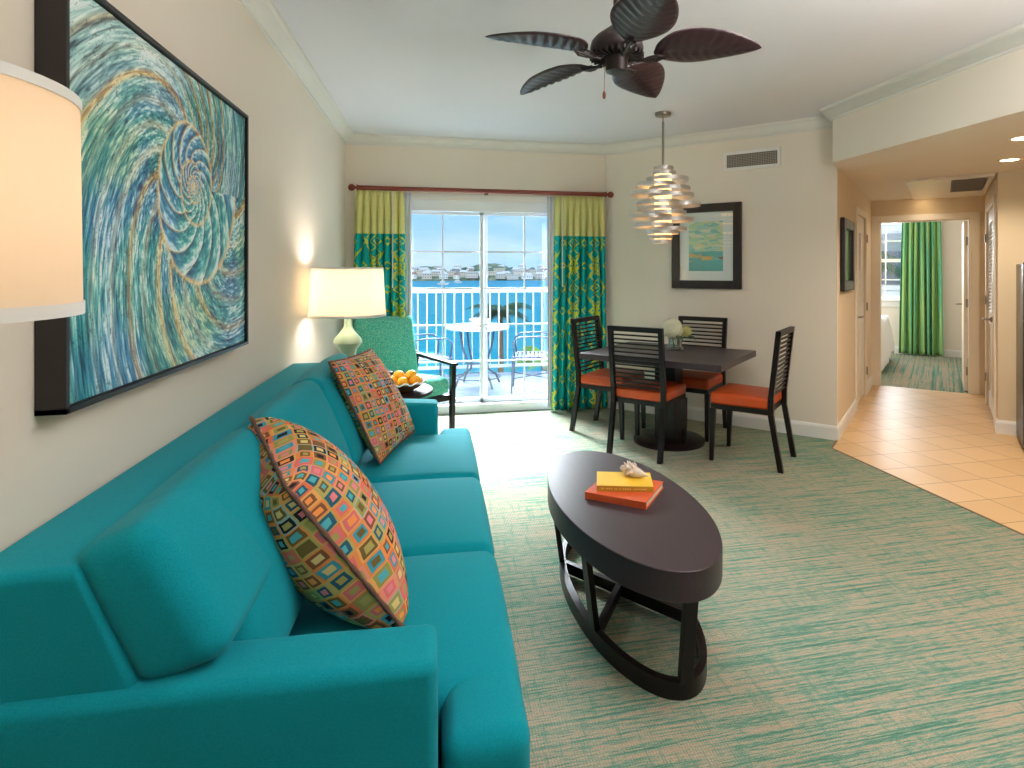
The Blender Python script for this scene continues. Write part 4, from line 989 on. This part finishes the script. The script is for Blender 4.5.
dp(on_diag(MB(), -2.40, -2.32, .37, .49, 0, .006), 'cover_plate', 'white', ot, inv, bevel=.002)
for z in (.385, .445): dp(on_diag(MB(), -2.375, -2.345, z, z + .03, .004, .008), 'socket', 'mat', ot, inv)

# hall picture on the hall's left wall
x_, y_ = Wst(.5, 0); hp = thing('hall_picture', 'black framed glazed picture on the left wall of the hallway', 'picture', (x_, y_, 1.25)); inv = Matrix.Translation((-x_, -y_, -1.25))
f_ = MB(); s0, s1, za, zb = .16, .86, 1.25, 1.90
for a, b, c_, d in ((s0, s0 + .09, za, zb), (s1 - .09, s1, za, zb), (s0 + .09, s1 - .09, za, za + .09), (s0 + .09, s1 - .09, zb - .09, zb)): box_st(f_, (a, .002, c_), (b, .04, d))
dp(f_, 'frame', 'blackframe', hp, inv, bevel=.012)
dp(box_st(MB(), (s0 + .08, .003, za + .08), (s1 - .08, .015, zb - .08)), 'glass', 'darkglass', hp, inv)

# ceiling return panel in the hall and downlights
x_, y_ = Wst(1.8, .82); cp = thing('ceiling_return_vent', 'flat white ceiling access panel with dark air return grille in the hallway', 'vent', (x_, y_, LZ)); inv = Matrix.Translation((-x_, -y_, -LZ))
dp(box_st(MB(), (1.02, .46, LZ - .03), (2.66, 1.14, LZ - .0)), 'panel', plain('gloss_panel', (226, 216, 200), .22, spec=.6), cp, inv, bevel=.003)
g_ = MB()
for i in range(24): box_st(g_, (1.12 + i * .04, .84, LZ - .036), (1.135 + i * .04, 1.08, LZ - .028))
dp(g_, 'grille', plain('grille_metal', (120, 104, 92), .5), cp, inv)
dp(box_st(MB(), (1.10, .82, LZ - .0315), (2.10, 1.10, LZ - .0285)), 'grille_back', 'gray', cp, inv)
dl = None
for (x_, y_), lb in zip((Wst(.33, 1.19), Wst(-.57, 1.19), Wst(2.72, .56), (4.3, 1.2)), ('recessed ceiling downlight nearer the hallway', 'recessed ceiling downlight at the right edge of the picture', 'small recessed downlight at the bedroom end of the hallway', 'recessed ceiling downlight over the kitchen tiles')):
    if dl is None:
        dl = o = thing('downlight', lb, 'ceiling light', (x_, y_, LZ), group='recessed downlights')
        MB().lathe([(.058, -.002), (.075, -.006), (.08, -.001), (.08, 0), (.058, 0)], 32, closed=True).build('trim_ring', 'ltcan', o, smooth=True)
        MB().lathe([(.06, -.003), (.06, -.001)], 32).build('lens', 'can', o)
    else:
        o = copy_tree(dl); o.location = (x_, y_, LZ); o['label'] = lb

# ------------------------------------------------------------------ fridge
fr = thing('refrigerator', 'dark stainless refrigerator at the right edge beside the hallway', 'refrigerator'); 
def fb(mb, a, b): return box_st(mb, a, b)
fb(MB(), (.42, 1.285, .03), (.96, 1.95, 1.49)).build('body', 'steel', fr, bevel=.004)
def curved(z0, z1):
    pl = []; 
    for i in range(9): a = PI / 2 * i / 8; pl.append(Wst(.42 - .075 * math.sin(a) , 1.278 + .05 * (1 - math.cos(a))))
    pl += [Wst(.335, 1.62)] + [Wst(.42 - .075 * math.cos(PI / 2 * i / 8), 1.957 - .05 * (1 - math.sin(PI / 2 * i / 8))) for i in range(9)]
    return MB().prism(pl, z0, z1)
u_ = curved(1.05, 1.50).build('freezer_door', 'steel', fr, smooth=True)
l_ = curved(.06, 1.035).build('refrigerator_door', 'steel', fr, smooth=True)
for par, za, zb in ((u_, 1.07, 1.12), (l_, .55, 1.0)):
    pass
MB().tube([(*Wst(.33, 1.32), 1.075), (*Wst(.28, 1.34), 1.08), (*Wst(.275, 1.5), 1.085), (*Wst(.30, 1.62), 1.085)], .012, 8).build('handle', 'blackframe', u_, smooth=True)
MB().tube([(*Wst(.34, 1.33), 1.0), (*Wst(.29, 1.35), 1.0), (*Wst(.29, 1.35), .60), (*Wst(.34, 1.34), .60)], .012, 8).build('handle', 'nickel', l_, smooth=True)
for a, b in ((.45, 1.32), (.45, 1.90), (.92, 1.32), (.92, 1.90)): MB().lathe([(.02, 0), (.02, .035)], 10, c=Wst(a, b)).build('foot', 'blackframe', fr)

# ------------------------------------------------------------------ bedroom contents
HM = Matrix(((R2, R2, 0, B.x), (-R2, R2, 0, B.y), (0, 0, 1, 0), (0, 0, 0, 1)))
# curtain() builds along x; map x->t, y->s
CM = Matrix(((R2, R2, 0, B.x), (-R2, R2, 0, B.y), (0, 0, 1, 0), (0, 0, 0, 1)))
o = curtain(.18, .72, .12, .76, 6.09, 2.40, .02, 7, .04, '', '', 'greencurtain', .6, 9, mtx=CM, pinch=False)
x_, y_ = Wst(6.09, .45); t_ = thing('bedroom_curtain', 'green striped floor length curtain in the bedroom', 'curtain', (x_, y_, 2.4)); o.parent = t_; o.matrix_parent_inverse = Matrix.Translation((-x_, -y_, -2.4))
o = MB().tube([(*Wst(6.09, -1.0), 2.41), (*Wst(6.09, .85), 2.41)], .012, 10).build('curtain_track', 'white', t_); o.matrix_parent_inverse = Matrix.Translation((-x_, -y_, -2.4))
x_, y_ = Wst(4.7, -.9); bd = thing('bed', 'bed with white duvet seen through the bedroom doorway', 'bed', (x_, y_, 0)); inv = Matrix.Translation((-x_, -y_, 0))
def sts(a, b, r_, crown_, seg=10):
    (s0, t0, z0), (s1, t1, z1) = a, b; cs = [(*Wst(s0, t0), z0), (*Wst(s0, t1), z0), (*Wst(s1, t1), z0), (*Wst(s1, t0), z0), (*Wst(s0, t0), z1), (*Wst(s0, t1), z1), (*Wst(s1, t1), z1), (*Wst(s1, t0), z1)]
    return MB().soft(cs, r_, crown_, seg)
dp(sts((3.95, -2.0, .12), (5.35, -.02, .40), .03, (0, 0, 0)), 'box_spring', 'mattress', bd, inv, smooth='all')
dp(sts((3.95, -2.0, .40), (5.35, 0, .66), .05, (0, 0, 0)), 'mattress', 'linen', bd, inv, smooth='all')
# duvet: draped sheet
n1, n2 = 30, 34; vs = []
for i in range(n1 + 1):
    for j in range(n2 + 1):
        s_ = 3.80 + 1.68 * i / n1; t1 = -1.9 + 2.5 * j / n2
        over = max(0, t1 - .02); sov = max(0, 3.92 - s_); sov2 = max(0, s_ - 5.38)
        z = .705 + .012 * math.sin(s_ * 9 + t1 * 4) - over * 1.0 - min(.6, 4.2 * sov) - min(.6, 4.2 * sov2)
        fold = .03 * math.sin(s_ * 16) * min(1, over * 4)
        tt = min(t1, .02) + min(over * .12, .06) + fold; zz_ = max(z, .12 + .08 * math.sin(s_ * 3))
        vs.append((*Wst(s_, tt), zz_))
N = n2 + 1; fs = [(i * N + j, (i + 1) * N + j, (i + 1) * N + j + 1, i * N + j + 1) for i in range(n1) for j in range(n2)]
dp(MB().add(vs, fs), 'duvet', 'linen', bd, inv, smooth='all', solid=.02)
for a, b in ((4.05, -.12), (5.25, -.12), (4.05, -1.9), (5.25, -1.9)): dp(MB().lathe([(.03, 0), (.03, .12)], 10, c=Wst(a, b)), 'foot', 'espresso', bd, inv)

# ------------------------------------------------------------------ balcony
struct(MB().box((-2.6, 6.13, -.2), (3.4, 8.5, -.05)), 'floor_balcony', 'deck')
rl = thing('balcony_railing', 'white balcony railing with vertical balusters overlooking the sea', 'railing', (.4, 8.38, -.05))
MB().box((-2.9, -.035, 1.17), (2.9, .035, 1.215)).build('top_rail', 'rail', rl); MB().box((-2.9, -.02, .10), (2.9, .02, .14)).build('bottom_rail', 'rail', rl)
for x in (-2.85, 2.85): MB().box((x - .03, -.03, 0), (x + .03, .03, 1.2)).build('post', 'rail', rl)
for i in range(46):
    x = -2.8 + i * .125
    if min(abs(x - q) for q in (-2.85, 2.85)) > .05: MB().box((x - .009, -.009, .12), (x + .009, .009, 1.18)).build('baluster', 'rail', rl)
# bistro table
bt = thing('bistro_table', 'round white topped bistro table with curved iron legs on the balcony', 'table', (.50, 7.62, -.05))
MB().lathe([(.40, .735), (.405, .745), (.405, .765), (.40, .772)], 56).build('tabletop', 'rail', bt, smooth=True)
for k in range(4):
    a = k * PI / 2 + .5; c_, s_ = math.cos(a), math.sin(a)
    MB().tube([(.26 * c_, .26 * s_, .735), (.22 * c_, .22 * s_, .5), (.14 * c_, .14 * s_, .3), (.16 * c_, .16 * s_, .2), (.28 * c_, .28 * s_, .12), (.34 * c_, .34 * s_, 0)], .014, 8).build('leg', 'iron', bt, smooth='all')
MB().tube([(.15 * math.cos(2 * PI * i / 32), .15 * math.sin(2 * PI * i / 32), .3) for i in range(32)], .01, 6, closed=True).tube([(.29 * math.cos(2 * PI * i / 32), .29 * math.sin(2 * PI * i / 32), .115) for i in range(32)], .008, 6, closed=True).build('brace_ring', 'iron', bt, smooth='all')
tag(MB().lathe([(.07, .722), (.10, .76), (.125, .81), (.118, .812), (.09, .765), (.06, .73)], 28, c=(.52, 7.58)).build('clay_bowl', 'terracotta', smooth='all'), 'pink clay bowl standing on the balcony bistro table', 'bowl')
def ichair(label, x, y, rz):
    t_ = thing('patio_chair', label, 'chair', (x, y, -.05), rz, 'wrought iron balcony chairs')
    m = MB()
    for i in range(9): m.box((-.22, -.22 + i * .05, .43), (.22, -.19 + i * .05, .442))
    m.tube([(-.23, -.23, .436), (.23, -.23, .436), (.23, .23, .436), (-.23, .23, .436)], .012, 6, closed=True); m.build('seat', 'iron', t_)
    for sx in (-1, 1):
        MB().tube([(sx * .22, -.22, .44), (sx * .23, -.26, 0)], .012, 6).build('leg', 'iron', t_); MB().tube([(sx * .22, .22, .44), (sx * .23, .24, 0)], .012, 6).build('leg', 'iron', t_)
        MB().tube([(sx * .22, -.22, .44), (sx * .22, -.27, .70), (sx * .21, -.33, .93), (sx * .2, -.36, .98)], .012, 6).build('back_post', 'iron', t_)
        MB().tube([(sx * .22, -.29, .66), (sx * .26, -.1, .69), (sx * .26, .15, .68), (sx * .25, .22, .62), (sx * .23, .20, .44)], .011, 6).build('arm', 'iron', t_, smooth='all')
    b_ = MB(); b_.tube([(-.21, -.33, .93), (0, -.345, .99), (.21, -.33, .93)], .011, 6)
    for sx in (-1, 1):
        sc_ = [(sx * (.10 + .07 * (1 - g / 16) * math.cos(g * .55)), -.30 - .012 * g / 16, .70 + .12 * (1 - g / 16) * math.sin(g * .55) + .05) for g in range(15)]; b_.tube(sc_, .007, 5)
        b_.tube([(sx * .06, -.235, .46), (sx * .03, -.29, .72), (sx * .05, -.335, .96)], .007, 5)
    b_.tube([(-.215, -.27, .62), (.215, -.27, .62)], .009, 6).build('back_scroll', 'iron', t_, smooth='all')
    MB().tube([(-.225, -.24, .18), (.225, .23, .18)], .007, 5).tube([(.225, -.24, .18), (-.225, .23, .18)], .007, 5).build('cross_brace', 'iron', t_)
    return t_
ichair('wrought iron balcony chair right of the bistro table, facing left', 1.14, 7.20, math.radians(80))
ichair('wrought iron balcony chair left of the bistro table behind the armchair', -.12, 7.25, math.radians(-72))

# ------------------------------------------------------------------ outside: sea, far shore, palms
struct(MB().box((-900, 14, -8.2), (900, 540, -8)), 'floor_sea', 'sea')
struct(MB().box((-60, 8.6, -8.4), (60, 14.2, -7.9)), 'floor_garden', 'ground')
random.seed(21)
ld = MB(); nx = 120; vs = []; fs = []
for i in range(nx + 1):
    x = -330 + 680 * i / nx; h = 5 + 3.5 * math.sin(i * .21) + 2.5 * math.sin(i * .47 + 1) + 2 * random.random()
    h = max(2, h * 1.0 + (3 if 20 < i < 60 else 0))
    vs += [(x, 520 + 6 * math.sin(i * .3), -8.1), (x, 526, -6.3), (x, 580, -8 + h * .7 + 3), (x, 640, -8 + h + 5), (x, 700, -8.1)]
for i in range(nx):
    for j in range(4): fs.append((i * 5 + j, (i + 1) * 5 + j, (i + 1) * 5 + j + 1, i * 5 + j + 1))
ld.add(vs, fs); struct(ld, 'floor_far_shore', 'land', smooth='all')
def house_mesh(w_, d_, h_, roof, wall, win=True):
    t_ = thing('distant_building', 'small pale building in the crowd across the bay', 'building', group='distant buildings across the bay')
    MB().box((-w_ / 2, -d_ / 2, 0), (w_ / 2, d_ / 2, h_)).build('walls', wall, t_)
    if roof == 'flat': MB().box((-w_ / 2 - .3, -d_ / 2 - .3, h_), (w_ / 2 + .3, d_ / 2 + .3, h_ + .5)).build('roof', 'roofw', t_)
    else: MB().add([(-w_ / 2 - .4, -d_ / 2 - .4, h_), (w_ / 2 + .4, -d_ / 2 - .4, h_), (w_ / 2 + .4, d_ / 2 + .4, h_), (-w_ / 2 - .4, d_ / 2 + .4, h_), (-w_ / 3, 0, h_ + 2.4), (w_ / 3, 0, h_ + 2.4)], [(0, 1, 5, 4), (2, 3, 4, 5), (1, 2, 5), (3, 0, 4), (3, 2, 1, 0)]).build('roof', roof, t_)
    m = MB(); r_ = max(1, int(h_ / 3)); c_ = max(2, int(w_ / 3.5))
    for i in range(r_):
        for j in range(c_): x = -w_ / 2 + (j + .5) * w_ / c_; z = (i + .45) * h_ / r_; m.box((x - .7, -d_ / 2 - .15, z), (x + .7, -d_ / 2 - .02, z + 1.2))
    m.build('windows', 'farwin', t_)
    return t_
protos = [house_mesh(14, 9, 6, 'roofw', 'house_a'), house_mesh(20, 10, 8, 'flat', 'house_b'), house_mesh(10, 8, 4.5, 'roofr', 'house_a'), house_mesh(19, 10, 5, 'roofw', 'house_a'), house_mesh(12, 9, 7, 'flat', 'house_c'), house_mesh(16, 9, 6, 'roofw', 'house_b')]
k = 0; hs = []
for row, (Y, z, n) in enumerate(((527, -6.6, 24), (545, -4.9, 23), (565, -3.1, 22), (590, -1.2, 20), (612, .6, 14))):
    for i in range(n):
        x = -140 + 300 * (i + random.uniform(.4, .6)) / n; pi_ = random.randrange(6)
        if k < 6: o = protos[k]
        else: o = copy_tree(protos[pi_])
        o.scale = (.52, .8, .55 + .3 * random.random()); hs.append((x, Y)); o.location = (x, Y + random.uniform(-4, 4), z + random.uniform(-.6, .8)); o.rotation_euler = (0, 0, random.uniform(-.15, .15)); k += 1
# the tall block on the left of the skyline
tw = house_mesh(13, 12, 17, 'flat', 'house_c'); tw['label'] = 'tallest grey apartment block on the skyline, left part of the far shore'; del tw['group']; tw.location = (-106, 645, 1.5)
# tree clumps along the hill
tm = MB(); random.seed(9)
for i in range(1500):
    x = random.uniform(-200, 210); j = random.random(); Y = 530 + 90 * j; 
    if min(max(abs(x - q[0]) - 9.5, abs(Y - q[1]) - 10) for q in hs) < 0: continue
    tm.ball((x, Y, -6.5 + 9.5 * j + random.uniform(-.5, 1.2)), random.uniform(1.8, 3.4), 4, (1.0, .8, .8))
o = tm.build('far_tree_cover', 'tree_far', smooth='all'); tag(o, 'dark tree cover between the buildings on the far shore', 'trees'); o['kind'] = 'stuff'
def boat(label, x, y, s_=1):
    t_ = thing('boat', label, 'boat', (x, y, -8), random.uniform(-.4, .4), 'boats on the bay')
    MB().hexa([(-3 * s_, -.7, 0), (3 * s_, -.5, 0), (3 * s_, .5, 0), (-3 * s_, .7, 0), (-3.4 * s_, -1.1, 1.3), (4.2 * s_, -.2, 1.5), (4.2 * s_, .2, 1.5), (-3.4 * s_, 1.1, 1.3)]).build('hull', 'roofw', t_)
    MB().box((-1.6, -.7, 1.3), (1.2, .7, 2.4)).build('cabin', 'house_a', t_); MB().tube([(.4, 0, 1.3), (.4, 0, 8)], .09, 6).build('mast', 'roofw', t_)
boat('small white moored boat seen in the left pane of the sliding door', -46, 420); boat('small white moored boat seen in the right pane nearest the centre stile', 3, 380); boat('small white moored boat seen farther right in the right pane', 14, 430, .8); boat('small pale boat close to the far shore', -70, 480, .8)
def palm(name, label, x, y, ztop, nf, ln, mat, sd, trunk=True, zb=-7.95):
    random.seed(sd); t_ = thing(name, label, 'palm tree', (x, y, zb), group=None)
    H_ = ztop - zb
    MB().tube([(0, 0, 0), (.06, 0, H_ * .5), (0, 0, H_)], [.12, .08, .055], 10).build('trunk', 'trunk', t_, smooth='all')
    m = MB()
    for k in range(nf):
        a = 2.399 * k + random.uniform(-.2, .2); up = random.uniform(.1, 1.1); L_ = ln * random.uniform(.8, 1.1); spine = []
        for i in range(11):
            g = i / 10; spine.append(Vector((math.cos(a) * L_ * g * math.cos(up * (1 - g)), math.sin(a) * L_ * g * math.cos(up * (1 - g)), H_ + L_ * (math.sin(up) * g - .75 * g * g))))
        m.tube(spine, [.02 * (1 - i / 12) for i in range(11)], 4); sd_ = Vector((-math.sin(a), math.cos(a), 0))
        for i in range(1, 30):
            g = i / 30; p_ = spine[min(9, int(g * 10))].lerp(spine[min(10, int(g * 10) + 1)], g * 10 - int(g * 10)); fw = Vector((math.cos(a), math.sin(a), -.3)) * .12
            for sg in (-1, 1):
                wl = ln * .26 * math.sin(PI * min(1, g * .85 + .15)); tip = p_ + sd_ * sg * wl + fw - Vector((0, 0, wl * .55)); m.add([p_ - fw * .14, p_ + fw * .14, tip], [(0, 1, 2)])
    m.build('fronds', mat, t_)
    return t_
palm('palm_tree', 'dark green palm crown beyond the railing behind the bistro table', 1.2, 11.6, .62, 22, .62, 'palm', 1)
palm('palm_tree', 'bright lime palm low beyond the railing at the right of the door view', 1.75, 9.7, -.05, 22, .6, 'lime', 2)
palm('palm_tree', 'second lime green palm low behind the railing, farther left and lower', 1.02, 9.6, -.55, 20, .5, 'lime', 4)
palm('palm_tree', 'green palm outside the bedroom window, left one', *Wst(9.0, -.9), 1.6, 22, 1.3, 'palm', 6, zb=-.5)
palm('palm_tree', 'green palm outside the bedroom window, lower right one', *Wst(8.0, .5), .75, 20, .7, 'lime', 8, zb=-.5)
# neighbouring house outside the bedroom window
x_, y_ = Wst(11, 0); nb = thing('neighbour_house', 'white sided house outside the bedroom window', 'house', (x_, y_, -.5)); inv = Matrix.Translation((-x_, -y_, .5))
sd = MB()
for i in range(30): z = -.5 + i * .16; sd.prism([(11.0, z), (10.975, z), (11.0, z + .16)], -2.5, 3.0, mtx=Matrix(((R2, 0, R2, B.x), (R2, 0, -R2, B.y), (0, 1, 0, 0), (0, 0, 0, 1))))
box_st(sd, (11.0, -2.5, -.5), (13, 3, 4.3)); dp(sd, 'siding', 'siding', nb, inv)
dp(box_st(MB(), (10.7, -2.8, 2.15), (11.2, 3.2, 2.32)), 'eave', 'house_c', nb, inv)
dp(box_st(MB(), (10.96, -.5, 1.1), (11.0, .1, 1.9)), 'window', 'farwin', nb, inv)
struct(box_st(MB(), (6.4, -5, -.6), (14, 4, -.5)), 'floor_courtyard', 'ground')

# ------------------------------------------------------------------ camera
TH = math.atan(126 / 585.)
cam = bpy.data.cameras.new('camera'); co = bpy.data.objects.new('camera', cam); C.objects.link(co); SC.camera = co
cam.sensor_width = 36; cam.lens = 585 / 1024 * 36; cam.shift_x = -(564 - 512) / 1024; cam.shift_y = -(384 - 270) / 1024
co.location = (0, 0, 1.44); co.rotation_euler = (PI / 2, 0, -TH); cam.clip_start = .05; cam.clip_end = 3000

# ------------------------------------------------------------------ lights
def light(kind, name, loc, energy, col=(1, 1, 1), rot=(0, 0, 0), size=1, sy=None, **kw):
    l = bpy.data.lights.new(name, kind); l.energy = energy; l.color = col
    if kind == 'AREA':
        l.size = size
        if sy: l.shape = 'RECTANGLE'; l.size_y = sy
    elif kind in ('POINT', 'SPOT'): l.shadow_soft_size = size
    for k_, v_ in kw.items(): setattr(l, k_, v_)
    o = bpy.data.objects.new(name, l); C.objects.link(o); o.location = loc; o.rotation_euler = rot; return o
def aim(o, tgt): o.rotation_euler = (Vector(tgt) - o.location).to_track_quat('-Z', 'Y').to_euler()
warm = (1, .78, .55)
o = light('AREA', 'sky_light', (.45, 9.4, 4.1), 820, (.92, .97, 1), size=3.0, sy=2.0); aim(o, (.65, 4.4, .0)); o.data.spread = math.radians(70)
o = light('AREA', 'ceiling_fill_light', (1.35, 1.75, 2.68), 22, (1, .97, .93), size=1.3, sy=.9)  # added soft fill below the ceiling, no fixture hangs here
light('POINT', 'near_lamp_light', (-.643, .79, 1.53), 3.4, (1, .84, .72), size=.04)
light('POINT', 'far_lamp_light', (-.60, 4.2, 1.29), 15, (1, .94, .86), size=.09)
o = light('AREA', 'ceiling_bounce_fill', (1.95, .65, 1.86), 104, (1, .96, .90), size=.3); o.rotation_euler = (PI, 0, 0)  # added upward fill, bounces off the ceiling out of view
for nm, (x_, y_), e in (('downlight_a', Wst(.33, 1.19), 55), ('downlight_b', Wst(-.57, 1.19), 55), ('downlight_c', Wst(2.55, .56), 22), ('downlight_d', (4.3, 1.2), 60)):
    o = light('SPOT', nm, (x_, y_, LZ - .02), e, (1, .84, .64), size=.05); o.data.spot_size = math.radians(150); o.data.spot_blend = .8
o = light('AREA', 'bedroom_sky', (*Wst(6.9, -.25), 1.9), 130, (.95, .98, 1), size=1.2, sy=1.4); aim(o, (*Wst(4.4, .3), .4))
o = light('AREA', 'bedroom_side_fill', (*Wst(5.0, -2.9), 1.5), 110, (1, .98, .95), size=1.4, sy=1.3); aim(o, (*Wst(5.6, .6), 1.1)); o.data.energy = 80  # added side fill for the bedroom, the wall there has no window
sun = light('SUN', 'sun', (0, 0, 20), 2.6, (1, .96, .9)); sun.rotation_euler = (math.radians(48), 0, math.radians(-25)); sun.data.angle = .01
# unseen uplighter body, added to carry the ceiling bounce fill
tt = thing('added_uplighter', 'uplighter floor lamp standing behind the viewpoint', 'lamp', (1.95, .65, 0))
MB().lathe([(.14, 0), (.14, .02), (.02, .035)], 32).build('base', 'nickel', tt, smooth=True)
MB().lathe([(.012, .03), (.012, 1.72)], 12).build('pole', 'nickel', tt, smooth=True)
MB().lathe([(.03, 1.70), (.14, 1.76), (.18, 1.83), (.175, 1.83), (.135, 1.77), (.03, 1.715)], 32).build('lamp_shade', 'white', tt, smooth=True)

wd = bpy.data.worlds.new('world'); SC.world = wd; wd.use_nodes = True; nt = wd.node_tree; bg = nt.nodes['Background']
tc = nt.nodes.new('ShaderNodeTexCoord'); sx = nt.nodes.new('ShaderNodeSeparateXYZ'); nt.links.new(tc.outputs['Generated'], sx.inputs[0])
rp = nt.nodes.new('ShaderNodeValToRGB'); nt.links.new(sx.outputs[2], rp.inputs[0])
rp.color_ramp.elements[0].position = 0; rp.color_ramp.elements[0].color = lin((172, 212, 242)); rp.color_ramp.elements[1].position = .6; rp.color_ramp.elements[1].color = lin((116, 182, 238))
e = rp.color_ramp.elements.new(.12); e.color = lin((142, 200, 244))
mp = nt.nodes.new('ShaderNodeMapping'); nt.links.new(tc.outputs['Generated'], mp.inputs[0]); mp.inputs[3].default_value = (3, 3, 12)
nz = nt.nodes.new('ShaderNodeTexNoise'); nt.links.new(mp.outputs[0], nz.inputs['Vector']); nz.inputs['Scale'].default_value = 1.6; nz.inputs['Detail'].default_value = 5
cr_ = nt.nodes.new('ShaderNodeValToRGB'); nt.links.new(nz.outputs[0], cr_.inputs[0]); cr_.color_ramp.elements[0].position = .45; cr_.color_ramp.elements[1].position = .75; cr_.color_ramp.elements[1].color = (.4, .4, .4, 1)
mx = nt.nodes.new('ShaderNodeMix'); mx.data_type = 'RGBA'; nt.links.new(cr_.outputs[0], mx.inputs[0]); nt.links.new(rp.outputs[0], mx.inputs[6]); mx.inputs[7].default_value = lin((244, 248, 252))
nt.links.new(mx.outputs[2], bg.inputs[0]); bg.inputs[1].default_value = 1.22

vs = SC.view_settings; vs.view_transform = 'Standard'; vs.look = 'None'; vs.exposure = .12; vs.gamma = 1; vs.use_curve_mapping = False
SC.cycles.max_bounces = 8; SC.cycles.diffuse_bounces = 5; SC.cycles.use_denoising = True
